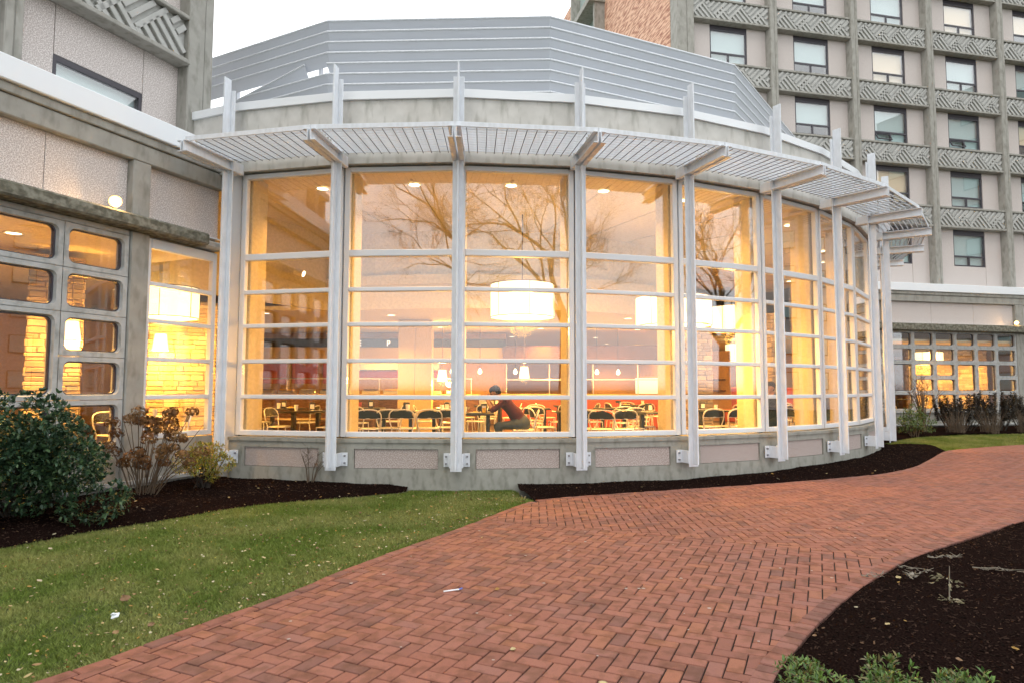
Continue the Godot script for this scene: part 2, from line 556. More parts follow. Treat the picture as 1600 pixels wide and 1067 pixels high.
func ground():
	hn.seed = 5
	hn.frequency = 0.02
	hn.fractal_octaves = 3
	var el = smooth(EDGE_L)
	var em = smooth(EDGE_M)
	var er = smooth(EDGE_R)
	var le = smooth(LAWN_EDGE)
	path_poly = PackedVector2Array()
	path_poly.append_array(el)
	path_poly.append_array(em.slice(1))
	var err = PackedVector2Array(er)
	err.reverse()
	path_poly.append_array(err)
	lawn_poly = PackedVector2Array(le)
	var foot = []
	for k in [1.62, 2.0, 2.45]:
		var q = ring_pt(k, 11.72, 0)
		foot.append(Vector2(q.x, q.z))
	for q in foot:
		lawn_poly.append(q)
	lawn_poly.append(Vector2(0.1, -10.2))
	lawn_poly.append(Vector2(0.12, -9.85))
	var elr = PackedVector2Array(el)
	elr.reverse()
	lawn_poly.append_array(elr)
	lawn_poly.append(Vector2(-9, 1.0))
	# beds
	bed_left = PackedVector2Array(le)
	var ler = PackedVector2Array(le)
	ler.reverse()
	bed_left = PackedVector2Array()
	for k in [1.6, 1.0, 0.0, -0.25]:
		var q = ring_pt(k, 11.7, 0)
		bed_left.append(Vector2(q.x, q.z))
	bed_left.append(Vector2(-5.05, -11.3))
	bed_left.append(Vector2(-8.3, -3.3))
	bed_left.append_array(le)
	bed_front = PackedVector2Array()
	bed_front.append(Vector2(0.12, -9.85))
	for i in em.size():
		if em[i].x < 11.2:
			bed_front.append(em[i])
	for p in [Vector2(10.9, -17.4), Vector2(10.3, -17.4), Vector2(9.75, -17.3)]:
		bed_front.append(p)
	for k in [8.9, 8.0, 7.0, 6.0, 5.0, 4.0, 3.0, 2.5]:
		var q = ring_pt(k, 11.7, 0)
		bed_front.append(Vector2(q.x, q.z))
	bed_front.append(Vector2(0.1, -10.2))
	bed_right = PackedVector2Array(er)
	bed_right.append(Vector2(26, 1))
	strip_far = PackedVector2Array()
	for i in em.size():
		if em[i].x > 11.0:
			strip_far.append(em[i])
	for p in [Vector2(26, -26.2), Vector2(18.2, -23.3), Vector2(15.2, -22.5), Vector2(13.3, -21.6), Vector2(11.9, -20.3), Vector2(11.0, -19.2), Vector2(9.9, -18.4), Vector2(9.75, -17.3), Vector2(10.3, -17.4), Vector2(10.9, -17.4)]:
		strip_far.append(p)
	bed_far = PackedVector2Array([Vector2(26, -26.2), Vector2(18.2, -23.3), Vector2(15.2, -22.5), Vector2(13.3, -21.6), Vector2(11.9, -20.3), Vector2(11.0, -19.2), Vector2(9.9, -18.4), Vector2(9.9, -25.4), Vector2(12.0, -25.4), Vector2(26.5, -28.6)])
	var g = MB.new()
	g.face([Vector3(-260, -0.16, -260), Vector3(260, -0.16, -260), Vector3(260, -0.16, 260), Vector3(-260, -0.16, 260)], Vector3(0, -5, 0))
	put("ground", g, M.turf_base, self).set_meta("kind", "structure")
	terrain("lawn", lawn_poly, 0.35, func(p): return -0.03 + hn.get_noise_2d(p.x * 12.0, p.y * 12.0) * 0.012, M.turf_base)
	terrain("far_lawn", strip_far, 0.5, func(p): return -0.03, M.turf_base)
	terrain("planting_bed_left", bed_left, 0.13, func(p): return mound(p, le) + 0.03 * clamp(edge_dist(p, le) - 0.4, 0.0, 1.0), M.soil)
	terrain("planting_bed_front", bed_front, 0.13, func(p): return mound(p, em) + 0.06 * clamp((p.x - 3.0) / 3.0, 0.0, 1.0) * clamp(edge_dist(p, em) * 1.5, 0.0, 1.0), M.soil)
	var br = PackedVector2Array()
	for p in bed_right:
		br.append(p)
	var view_right = Geometry2D.intersect_polygons(br, PackedVector2Array([Vector2(0, -2.2), Vector2(9, -2.2), Vector2(13, -12.5), Vector2(0, -12.5)]))[0]
	terrain("planting_bed_right", view_right, 0.12, func(p): return mound(p, er), M.soil)
	terrain("planting_bed_far", bed_far, 0.4, func(p): return mound(p, [Vector2(26, -26.2), Vector2(18.2, -23.3), Vector2(13.3, -21.6), Vector2(9.9, -18.4)]), M.soil)
	chips(view_right, er, 34000, 0.0)
	chips(bed_left, le, 14000, 0.0)
	chips(bed_front, em, 16000, 0.06)
	grass(lawn_poly, 64000, 2)
	grass(strip_far, 16000, 5)

func random_in(poly, lo, hi):
	for t in 60:
		var p = Vector2(rng.randf_range(lo.x, hi.x), rng.randf_range(lo.y, hi.y))
		if inside(p, poly):
			return p
	return null

func bounds(poly):
	var lo = poly[0]
	var hi = poly[0]
	for p in poly:
		lo = lo.min(p)
		hi = hi.max(p)
	return [lo, hi]

func chips(poly, line, count, extra):
	# shredded bark: dark slivers lying every way
	var m = MB.new()
	m.cbox(Vector3(-0.5, -0.14, -0.22), Vector3(0.5, 0.14, 0.22), 0.1)
	var b = bounds(poly)
	b[0] = b[0].max(Vector2(-9, -20))
	b[1] = b[1].min(Vector2(13, -2.6))
	var tr = []
	var cs = []
	while tr.size() < count:
		var p = random_in(poly, b[0], b[1])
		if p == null:
			break
		if not in_view(p):
			count -= 1
			continue
		var s = rng.randf_range(0.008, 0.026)
		var y = mound(p, line)
		if extra > 0.0:
			y += 0.06 * clamp((p.x - 3.0) / 3.0, 0.0, 1.0) * clamp(edge_dist(p, line) * 1.5, 0.0, 1.0)
		else:
			if line.size() < 60:
				y += 0.03 * clamp(edge_dist(p, line) - 0.4, 0.0, 1.0)
		var bs = Basis.from_euler(Vector3(rng.randf_range(-0.5, 0.5), rng.randf() * TAU, rng.randf_range(-0.5, 0.5))).scaled_local(Vector3(s * rng.randf_range(0.7, 1.6), s * 0.7, s))
		tr.append(Transform3D(bs, Vector3(p.x, y + 0.004, p.y)))
		var k = rng.randf()
		var c = Color(0.010, 0.007, 0.006).lerp(Color(0.060, 0.036, 0.027), k * k)
		if rng.randf() < 0.025:
			c = Color(0.13, 0.08, 0.05)
		cs.append(c)
	var o = scatter("bark_mulch", m, M.chip, self, tr, cs)
	tag(o, ["shredded dark bark mulch in the bed with twigs across the brick path", "shredded dark bark mulch under the shrubs by the wing windows", "shredded dark bark mulch along the rotunda plinth"][used["bark_mulch"]], "mulch", "", "stuff")

func grass(poly, count, tall):
	# tufts of a dozen blades each
	var tufts = []
	for w in 3:
		var m = MB.new()
		m.use_c = true
		for i in 13:
			var a = rng.randf() * TAU
			var r = rng.randf() * 0.028
			var root = Vector3(cos(a) * r, -0.008, sin(a) * r)
			var lean = Vector3(rng.randf_range(-1, 1), 0, rng.randf_range(-1, 1)) * 0.024
			var h = rng.randf_range(0.016, 0.040)
			var d = Vector3(cos(a + 1.3), 0, sin(a + 1.3)) * 0.0016
			var k = rng.randf()
			m.tint = Color(0.6, 0.65, 0.55).lerp(Color(1.3, 1.25, 1.2), k)
			if rng.randf() < 0.22:
				m.tint = Color(2.3, 1.6, 2.2)
			m.tri(root - d, root + d, root + lean * 0.5 + Vector3(0, h * 0.6, 0) + d * 0.8, (d.cross(lean + Vector3(0, h, 0))).normalized())
			m.tri(root - d, root + lean * 0.5 + Vector3(0, h * 0.6, 0) + d * 0.8, root + lean + Vector3(0, h, 0), (d.cross(lean + Vector3(0, h, 0))).normalized())
		tufts.append(m.mesh())
	var b = bounds(poly)
	b[0] = b[0].max(Vector2(-8, -24))
	b[1] = b[1].min(Vector2(21, -2.7))
	var tr = [[], [], []]
	var cs = [[], [], []]
	var tone = FastNoiseLite.new()
	tone.seed = 31
	tone.frequency = 0.8
	tone.fractal_octaves = 3
	for i in count:
		var p = random_in(poly, b[0], b[1])
		if p == null:
			continue
		if not in_view(p):
			continue
		var w = rng.randi() % 3
		var s = rng.randf_range(0.8, 1.35) * (1.0 if tall == 2 else 1.6)
		tr[w].append(Transform3D(Basis(Vector3.UP, rng.randf() * TAU).scaled(Vector3(s, s * rng.randf_range(0.7, 1.1), s)), Vector3(p.x, -0.028, p.y)))
		# patches of greener and of drier turf, each tuft one colour from root to tip
		var dryness = clamp(tone.get_noise_2dv(p) * 1.1 + 0.5 + rng.randf_range(-0.2, 0.2), 0.0, 1.0)
		cs[w].append(Color(0.165, 0.230, 0.050).lerp(Color(0.310, 0.325, 0.115), dryness) * rng.randf_range(0.7, 1.3))
	for w in 3:
		var o = scatter("grass", tufts[w], M.blade, self, tr[w], cs[w])
		tag(o, "short green lawn grass between the brick path and the mulch" if tall == 2 else "short green lawn grass by the far wing beyond the mulch", "grass", "", "stuff")

# ------------------------------------------------------------------ brick path
func brick_mesh(l, w):
	# a paver with worn, chamfered top edges, its top at y = 0
	var m = MB.new()
	m.cbox(Vector3(-l / 2, -0.06, -w / 2), Vector3(l / 2, 0.0, w / 2), 0.004)
	return m

func cut_brick(m, poly, y):
	if poly.size() < 3:
		return
	var id = Geometry2D.triangulate_polygon(poly)
	var up = Vector3.UP
	for i in range(0, id.size(), 3):
		var a = Vector3(poly[id[i]].x, y, poly[id[i]].y)
		var b = Vector3(poly[id[i + 1]].x, y, poly[id[i + 1]].y)
		var d = Vector3(poly[id[i + 2]].x, y, poly[id[i + 2]].y)
		if (b - a).cross(d - a).y < 0:
			var e = b
			b = d
			d = e
		m.tri(a, b, d, up)
	var mid = Vector2.ZERO
	for p in poly:
		mid += p
	mid /= poly.size()
	for i in poly.size():
		var p = poly[i]
		var q = poly[(i + 1) % poly.size()]
		m.face([Vector3(p.x, y - 0.05, p.y), Vector3(q.x, y - 0.05, q.y), Vector3(q.x, y, q.y), Vector3(p.x, y, p.y)], Vector3(mid.x, y - 0.02, mid.y))

func brick_path():
	var seam = [Vector2(-3.0, -9.0), Vector2(-0.38, -8.05), Vector2(1.67, -7.24), Vector2(2.77, -6.85), Vector2(3.57, -6.25), Vector2(6.0, -4.2)]
	var near_side = PackedVector2Array([Vector2(-12, -9.0), Vector2(-3.0, -9.0), Vector2(-0.38, -8.05), Vector2(1.67, -7.24), Vector2(2.77, -6.85), Vector2(3.57, -6.25), Vector2(6.0, -4.2), Vector2(6, 4), Vector2(-12, 4)])
	var whole = Geometry2D.offset_polygon(path_poly, -0.1)[0]
	var path = hold("brick_path", self)
	tag(path, "", "", "", "structure")
	# sand bed and the far paving, where single bricks can no longer be told apart
	var bed = MB.new()
	var id = Geometry2D.triangulate_polygon(path_poly)
	for i in range(0, id.size(), 3):
		var p = []
		for e in 3:
			p.append(Vector3(path_poly[id[i + e]].x, -0.012, path_poly[id[i + e]].y))
		bed.face(p, Vector3(0, -9, 0))
	put("sand_bed", bed, M.sand, path)
	var full = []
	var cuts = []
	for half in 2:
		var region = Geometry2D.intersect_polygons(whole, near_side)[0] if half == 0 else Geometry2D.clip_polygons(whole, near_side)[0]
		var turn = deg_to_rad(25.0) if half == 0 else deg_to_rad(2.0)
		var e1 = Vector2(cos(turn), sin(turn)) * 0.102
		var e2 = Vector2(sin(turn), -cos(turn)) * 0.102
		var org = Vector2(0.4, -5.0) if half == 0 else Vector2(2.0, -9.0)
		for i in range(-170, 171):
			for j in range(-60, 61):
				# lattice (1, 1) and (2, -2)
				var u = i + 2 * j
				var w = i - 2 * j
				var at = org + e1 * u + e2 * w
				if at.y < -16.5 or at.y > -2.6 or at.x < -5 or at.x > 13:
					continue
				for kind in 2:
					var c = at + (e1 * 1.0 + e2 * 0.5 if kind == 0 else e1 * 0.5 + e2 * 2.0)
					if not in_view(c, 0.12):
						continue
					var dl = (e1 if kind == 0 else e2).normalized()
					var dw = Vector2(-dl.y, dl.x)
					var l = 0.0975
					var ww = 0.0465
					var q = PackedVector2Array([c - dl * l - dw * ww, c + dl * l - dw * ww, c + dl * l + dw * ww, c - dl * l + dw * ww])
					var cnt = 0
					for s in q:
						if inside(s, region):
							cnt += 1
					if cnt == 4:
						full.append([c, atan2(-dl.y, dl.x)])
					elif cnt > 0:
						for piece in Geometry2D.intersect_polygons(q, region):
							if piece.size() >= 3:
								cuts.append(piece)
	full.sort_custom(func(a, b): return a[0].length() < b[0].length())
	var proto = brick_mesh(0.195, 0.093).mesh()
	var rest = []
	for i in 6:
		rest.append(MB.new())
	for i in full.size():
		var f = full[i]
		var tone = [0, 0, 1, 1, 2, 3, 4, 0, 1, 5, 2, 1][rng.randi() % 12]
		var t = Transform3D(Basis.from_euler(Vector3(rng.randf_range(-0.006, 0.006), f[1] + rng.randf_range(-0.008, 0.008), rng.randf_range(-0.006, 0.006))), Vector3(f[0].x, rng.randf_range(-0.0025, 0.0025), f[0].y))
		if i < 290:
			put("brick", proto, M["paver_%d" % tone], path, t)
		else:
			rest[tone].cbox(Vector3(-0.0975, -0.05, -0.0465), Vector3(0.0975, 0.0, 0.0465), 0.005, t)
	for c in cuts:
		cut_brick(rest[rng.randi() % 5], c, rng.randf_range(-0.002, 0.001))
	for i in 6:
		var o = put("herringbone_bricks", rest[i], M["paver_%d" % i], path)
		o.set_meta("kind", "stuff")
	# edging: stretchers along the lawn and the front bed, headers along the far-side bed
	var edging = MB.new()
	var lines = [[smooth(EDGE_L), 0.205, 0.05, 1.0], [smooth(EDGE_M), 0.205, 0.05, 1.0], [smooth(EDGE_R), 0.104, 0.062, -1.0]]
	var number = 0
	for e in lines:
		var pts = e[0]
		var run = 0.0
		var i = 0
		var at = pts[0]
		while i < pts.size() - 1:
			# walk the line in steps of a brick
			var left = e[1]
			var p = at
			while i < pts.size() - 1 and p.distance_to(pts[i + 1]) < left:
				left -= p.distance_to(pts[i + 1])
				p = pts[i + 1]
				i += 1
			if i >= pts.size() - 1:
				break
			var q = p + (pts[i + 1] - p).normalized() * left
			var d = (q - at).normalized()
			var o = Vector2(-d.y, d.x) * e[3] * -1.0
			var c = (at + q) * 0.5
			if not inside(c + o * 0.06, path_poly):
				o = -o
			c += o * e[2]
			at = q
			if not in_view(c, 0.1) or c.y < -17.0:
				continue
			var t = Transform3D(Basis.from_euler(Vector3(rng.randf_range(-0.02, 0.02), atan2(-d.y, d.x) + rng.randf_range(-0.02, 0.02), rng.randf_range(-0.02, 0.02))), Vector3(c.x, rng.randf_range(0.0, 0.006), c.y))
			var m = MB.new()
			m.cbox(Vector3(-e[1] / 2 + 0.003, -0.07, -e[2] + 0.003), Vector3(e[1] / 2 - 0.003, 0.002, e[2] - 0.003), 0.006)
			if c.y > -10.0 and number < 200:
				put("edging_brick", m, M["paver_%d" % [4, 2, 5, 0][rng.randi() % 4]], path, t)
				number += 1
			else:
				edging.cbox(Vector3(-e[1] / 2 + 0.003, -0.07, -e[2] + 0.003), Vector3(e[1] / 2 - 0.003, 0.002, e[2] - 0.003), 0.006, t)
	var eo = put("edging_bricks", edging, M.paver_4, path)
	eo.set_meta("kind", "stuff")
	# far paving as one sheet, slightly under the level of the built bricks
	var far = Geometry2D.intersect_polygons(path_poly, PackedVector2Array([Vector2(-30, -16.4), Vector2(13.0, -16.4), Vector2(13.0, -11), Vector2(30, -11), Vector2(30, -40), Vector2(-30, -40)]))
	for f in far:
		var m = MB.new()
		var ids = Geometry2D.triangulate_polygon(f)
		for i in range(0, ids.size(), 3):
			m.face([Vector3(f[ids[i]].x, -0.006, f[ids[i]].y), Vector3(f[ids[i + 1]].x, -0.006, f[ids[i + 1]].y), Vector3(f[ids[i + 2]].x, -0.006, f[ids[i + 2]].y)], Vector3(0, -9, 0))
		put("far_paving", m, M.paver_1, path)
	# old chewing gum trodden flat
	for i in 90:
		var p = Vector2(rng.randf_range(-2.4, 4.5), rng.randf_range(-9.0, -3.6))
		if not inside(p, whole) or not in_view(p):
			continue
		var m = MB.new()
		var ring = []
		var r = rng.randf_range(0.006, 0.016)
		for j in 9:
			var a = TAU * j / 9
			ring.append(Vector3(cos(a) * r * rng.randf_range(0.75, 1.2), 0.0045, sin(a) * r * rng.randf_range(0.75, 1.2)))
		m.face(ring, Vector3(0, -1, 0))
		put("gum_spot", m, M.gum, path, Transform3D(Basis(), Vector3(p.x, 0, p.y)))

# ------------------------------------------------------------------ the glass rotunda
func trap(R, z0, z1, x0 = -9.0, x1 = 9.0):
	var h0 = (R * cos(DT / 2) + z0) * tan(DT / 2)
	var h1 = (R * cos(DT / 2) + z1) * tan(DT / 2)
	return PackedVector2Array([Vector2(max(-h0, x0), z0), Vector2(min(h0, x1), z0), Vector2(min(h1, x1), z1), Vector2(max(-h1, x0), z1)])

func pane_mesh(w, h):
	# a sealed unit: two sheets of glass with air between
	var m = MB.new()
	m.box(Vector3(-w / 2, -h / 2, -0.013), Vector3(w / 2, h / 2, -0.008))
	m.box(Vector3(-w / 2, -h / 2, 0.006), Vector3(w / 2, h / 2, 0.011))
	return m.mesh()

func bar(called, lo, hi, material, parent, ch = 0.006):
	var m = MB.new()
	m.cbox(lo, hi, ch)
	return put(called, m, material, parent)

func glazing(win, x0, x1, levels, thick, top):
	# rails at the given heights between the stiles, and a pane in every opening; heights are the middles of the rails
	bar("stile", Vector3(x0, levels[0] - 0.04, -0.05), Vector3(x0 + 0.085, top + 0.04, 0.05), M.window_alloy, win)
	bar("stile", Vector3(x1 - 0.085, levels[0] - 0.04, -0.05), Vector3(x1, top + 0.04, 0.05), M.window_alloy, win)
	var a = x0 + 0.085
	var b = x1 - 0.085
	var all = levels.duplicate()
	all.append(top)
	for i in all.size():
		var t = thick[i]
		bar("rail", Vector3(a, all[i] - t / 2, -0.045), Vector3(b, all[i] + t / 2, 0.056), M.window_alloy, win, 0.01)
	for i in all.size() - 1:
		var lo = all[i] + thick[i] / 2 + 0.001
		var hi = all[i + 1] - thick[i + 1] / 2 - 0.001
		put("pane", pane_mesh(b - a - 0.002, hi - lo), M.glass, win, Transform3D(Basis(), Vector3((a + b) / 2, (lo + hi) / 2, 0)))

const LEVELS = [0.835, 1.43, 2.015, 2.60, 3.17, 3.765]
const THICK = [0.085, 0.07, 0.07, 0.07, 0.07, 0.11, 0.085]

func dining_hall():
	var hall = hold("dining_hall", self)
	tag(hall, "round glass-walled dining hall on a mossy concrete plinth with pale concrete fascia", "building")
	var hwg = RG * sin(DT / 2)
	for k in range(0, 12):
		var f = facet(k, 11.8)
		# plinth with a sunk pebble panel
		var pl = MB.new()
		pl.prism(trap(11.8, -0.30, 0.0), -0.15, 0.31)
		pl.prism(trap(11.8, -0.30, 0.0), 0.62, 0.72)
		pl.prism(trap(11.8, -0.30, -0.05), 0.31, 0.62)
		pl.prism(trap(11.8, -0.05, 0.0, -9.0, -0.67), 0.31, 0.62)
		pl.prism(trap(11.8, -0.05, 0.0, 0.67, 9.0), 0.31, 0.62)
		var po = put("plinth", pl, M.plinth_concrete, hall, f)
		var pn = MB.new()
		pn.box(Vector3(-0.662, 0.318, -0.048), Vector3(0.662, 0.612, -0.026))
		put("pebble_panel", pn, M.plinth_pebble, po)
		var sl = MB.new()
		sl.prism(trap(11.8, -0.32, 0.025), 0.721, 0.775)
		put("sill", sl, M.plinth_concrete, hall, f)
		# window bay
		var win = hold("window", hall, facet(k, RG))
		glazing(win, -hwg + 0.012, hwg - 0.012, LEVELS, THICK, 5.155)
		# fascia and coping
		var fs = MB.new()
		fs.prism(trap(RF, -0.40, 0.0), 5.225, 6.285)
		put("fascia", fs, M.fascia_concrete, hall, facet(k, RF))
		var cp = MB.new()
		cp.prism(trap(RF, -0.45, 0.045), 6.287, 6.425)
		put("coping", cp, M.white_coping, hall, facet(k, RF))
		var hd = MB.new()
		hd.prism(trap(RG, -0.2, -0.03), 5.198, 5.224)
		put("head_closer", hd, M.rail_dark, hall, facet(k, RG))
	# the bay that runs back to the tower
	var fb = facet(-1, RF)
	var fs2 = MB.new()
	fs2.prism(trap(RF, -0.40, 0.0), 5.225, 6.285)
	put("fascia", fs2, M.fascia_concrete, hall, fb)
	var cp2 = MB.new()
	cp2.prism(trap(RF, -0.45, 0.045), 6.287, 6.425)
	put("coping", cp2, M.white_coping, hall, fb)
	var ep = MB.new()
	ep.box(Vector3(hwg - 0.47, -0.1, -0.12), Vector3(hwg - 0.012, 5.222, 0.03))
	put("end_panel", ep, M.window_alloy, hall, facet(-1, RG))
	# dark posts behind the corners, and plastered piers inside them
	for k in range(0, 13):
		var t = radial(k, RG)
		var m = MB.new()
		m.box(Vector3(-0.03, 0.776, -0.10), Vector3(0.03, 5.197, -0.052))
		put("corner_seal", m, M.rail_dark, hall, t)
		var m2 = MB.new()
		m2.cbox(Vector3(-0.10, FLOOR, -0.52), Vector3(0.10, CEIL, -0.115), 0.012)
		put("pier", m2, M.tan_wall, hall, t)
	# roof
	var poly = PackedVector2Array()
	for k in range(-1, 13):
		var q = ring_pt(k, 11.4, 0)
		poly.append(Vector2(q.x, q.z))
	poly.append(Vector2(8, -30))
	poly.append(Vector2(-8, -24))
	var rf = MB.new()
	rf.prism(poly, 5.95, 6.1)
	put("roof", rf, M.wing_concrete, hall)

var SHELL = PackedVector2Array()
func interior_shell():
	var J = Vector2(-5.03, -11.25)
	SHELL = PackedVector2Array()
	var A = J + Vector2(-0.378, 0.926) * 8.0 + Vector2(-0.926, -0.378) * 0.25
	var B = A + Vector2(-0.926, -0.378) * 11.0
	var C = B + Vector2(0.378, -0.926) * 17.0
	var E = Vector2(17.75, -26.2) + Vector2(0.976, -0.218) * 8.0 - Vector2(0.218, 0.976) * 0.25
	var D = E - Vector2(0.218, 0.976) * 11.0
	var F = Vector2(17.75, -26.2) + Vector2(0.976, -0.218) * -7.6 - Vector2(0.218, 0.976) * 0.25
	SHELL.append_array([A, B, C, D, E, F])
	for k in range(12, -1, -1):
		var q = ring_pt(k, 11.5, 0)
		SHELL.append(Vector2(q.x, q.z))
	SHELL.append(J + Vector2(-0.926, -0.378) * 0.25)
	var fl = MB.new()
	fl.prism(SHELL, 0.2, FLOOR)
	put("interior_floor", fl, M.floor_tile, self).set_meta("kind", "structure")
	# high ceiling ring over the windows
	var ring_c = PackedVector2Array()
	for k in range(-1, 14):
		var q = ring_pt(k, 11.42, 0)
		ring_c.append(Vector2(q.x, q.z))
	for k in range(13, -2, -1):
		var q = ring_pt(k, 6.95, 0)
		ring_c.append(Vector2(q.x, q.z))
	var hc = MB.new()
	hc.prism(ring_c, CEIL + 0.02, CEIL + 0.14)
	put("high_ceiling", hc, M.ceiling_paint, self).set_meta("kind", "structure")
	for k in range(0, 13):
		# shallow plasterboard joints of the high ceiling
		var m = MB.new()
		m.box(Vector3(-0.02, CEIL + 0.005, -4.3), Vector3(0.02, CEIL + 0.018, -0.6))
		var o = put("ceiling_trim", m, M.tan_wall, self, radial(k + 0.5, 11.5))
		o.set_meta("kind", "structure")
	# bulkhead down to the lower ceiling
	var bk = hold("bulkhead", self)
	bk.set_meta("kind", "structure")
	for k in range(-1, 13):
		var m = MB.new()
		m.prism(trap(7.1, -0.2, 0.0), CORE_CEIL - 0.02, CEIL + 0.019)
		put("bulkhead_face", m, M.ceiling_paint, bk, facet(k, 7.1))
		var m2 = MB.new()
		m2.prism(trap(7.45, -0.34, 0.0), CORE_CEIL + 0.5, CORE_CEIL + 0.72)
		put("cove_beam", m2, M.tan_wall, bk, facet(k, 7.45))
	var core = PackedVector2Array()
	for k in range(-1, 14):
		var q = ring_pt(k, 7.05, 0)
		core.append(Vector2(q.x, q.z))
	core.append_array([F, E, D, C, Vector2(-9.5, -15.5)])
	var cc = MB.new()
	cc.prism(core, CORE_CEIL, CORE_CEIL + 0.1)
	put("low_ceiling", cc, M.ceiling_paint, self).set_meta("kind", "structure")
	var wing = PackedVector2Array([A, B, C, Vector2(-9.4, -15.4), Vector2(-7.4, -15.0), Vector2(-6.6, -12.0), J + Vector2(-0.926, -0.378) * 0.25])
	var wc = MB.new()
	wc.prism(wing, 3.86, 3.96)
	put("wing_ceiling", wc, M.ceiling_paint, self).set_meta("kind", "structure")
	var drop = MB.new()
	var pts = [Vector2(-9.4, -15.4), Vector2(-7.4, -15.0), Vector2(-6.6, -12.0)]
	for i in 2:
		var d = (pts[i + 1] - pts[i]).normalized()
		var nn = Vector2(-d.y, d.x) * 0.08
		drop.prism(PackedVector2Array([pts[i] - nn, pts[i + 1] - nn, pts[i + 1] + nn, pts[i] + nn]), CORE_CEIL - 0.03, CEIL + 0.2)
	var ra = ring_pt(-0.95, 6.9, 0)
	var rb = ring_pt(-0.95, 11.5, 0)
	drop.prism(PackedVector2Array([Vector2(ra.x, ra.z), Vector2(rb.x, rb.z), Vector2(rb.x - 0.15, rb.z - 0.03), Vector2(ra.x - 0.15, ra.z - 0.03)]), CORE_CEIL - 0.03, CEIL + 0.2)
	put("ceiling_drop", drop, M.tan_wall, self).set_meta("kind", "structure")
	var top = MB.new()
	top.prism(SHELL, 5.36, 5.5)
	put("roof_slab", top, M.wing_concrete, self).set_meta("kind", "structure")
	for e in [[A, B], [B, C], [C, D], [D, E]]:
		var d = (e[1] - e[0]).normalized()
		var nn = Vector2(-d.y, d.x) * 0.12
		var m = MB.new()
		m.prism(PackedVector2Array([e[0] - nn - d * 0.1, e[1] - nn + d * 0.1, e[1] + nn + d * 0.1, e[0] + nn - d * 0.1]), -0.1, 5.35)
		put("back_wall", m, M.amber_wall, self).set_meta("kind", "structure")

# ------------------------------------------------------------------ steel canopy
func canopy():
	var can = hold("steel_canopy", self)
	tag(can, "white steel sunshade of T posts, bracket arms and open gratings round the glass hall", "canopy")
	for k in range(0, 12):
		var t = radial(k, RP)
		var m = MB.new()
		m.cbox(Vector3(-0.088, 0.30, -0.018), Vector3(0.088, 6.53, 0.004), 0.004)
		var post = put("post", m, M.white_steel, can, t)
		var w = MB.new()
		w.cbox(Vector3(-0.013, 0.34, 0.005), Vector3(0.013, 5.130, 0.125), 0.003)
		w.cbox(Vector3(-0.013, 5.390, 0.005), Vector3(0.013, 6.72, 0.16), 0.003)
		put("fin", w, M.white_steel, post)
		# foot brackets bolted to the plinth
		for s in [-1, 1]:
			var b = MB.new()
			b.cbox(Vector3(s * 0.15 - 0.055, 0.355, -0.195), Vector3(s * 0.15 + 0.055, 0.565, -0.178), 0.003)
			b.cbox(Vector3(s * 0.098 - 0.008, 0.355, -0.178), Vector3(s * 0.098 + 0.008, 0.565, 0.0), 0.003)
			put("foot_bracket", b, M.white_steel, post)
			for y in [0.405, 0.515]:
				var bo = MB.new()
				bo.tube([Vector3(s * 0.165, y, -0.178), Vector3(s * 0.165, y, -0.15)], 0.016, 6)
				put("bolt", bo, M.bolt_steel, post)
		# bracket arm: a pair of channels either side of the fin
		var am = MB.new()
		for s in [-1, 1]:
			var x0 = 0.018 * s
			var x1 = 0.095 * s
			am.cbox(Vector3(min(x0, x1), 5.160, -0.26), Vector3(max(x0, x1), 5.175, 1.0), 0.002)
			am.cbox(Vector3(min(x0, x1), 5.320, -0.26), Vector3(max(x0, x1), 5.335, 1.0), 0.002)
			am.cbox(Vector3(min(x0, x0 + 0.014 * s), 5.175, -0.26), Vector3(max(x0, x0 + 0.014 * s), 5.320, 1.0), 0.002)
			am.cbox(Vector3(min(x1, x1 - 0.012 * s), 5.175, -0.26), Vector3(max(x1, x1 - 0.012 * s), 5.320, -0.02), 0.002)
		put("arm", am, M.white_steel, can, t)
		if k == 11:
			continue
		# grating between this arm and the next
		var gr = hold("grating", can, facet(k, RP))
		var z0 = -0.06
		var z1 = 0.93
		var c = RP * cos(DT / 2)
		for i in 11:
			var z = lerp(z0, z1, i / 10.0)
			var h = (c + z) * tan(DT / 2) - (0.004 if i == 10 else 0.1)
			var m2 = MB.new()
			if i == 10:
				m2.cbox(Vector3(-h, 5.337, z - 0.012), Vector3(h, 5.410, z + 0.012), 0.003)
			else:
				m2.box(Vector3(-h, 5.338, z - 0.005), Vector3(h, 5.376, z + 0.005))
			put("slat", m2, M.white_steel, gr)
		for i in 13:
			var u = (i + 0.5) / 13.0 * 2 - 1
			var m3 = MB.new()
			var ha = (c + z0) * tan(DT / 2) - 0.1
			var hb = (c + z1) * tan(DT / 2) - 0.1
			m3.tube([Vector3(u * ha, 5.326, z0 - 0.03), Vector3(u * hb, 5.326, z1)], 0.006, 5)
			put("cross_rod", m3, M.rail_dark, gr)

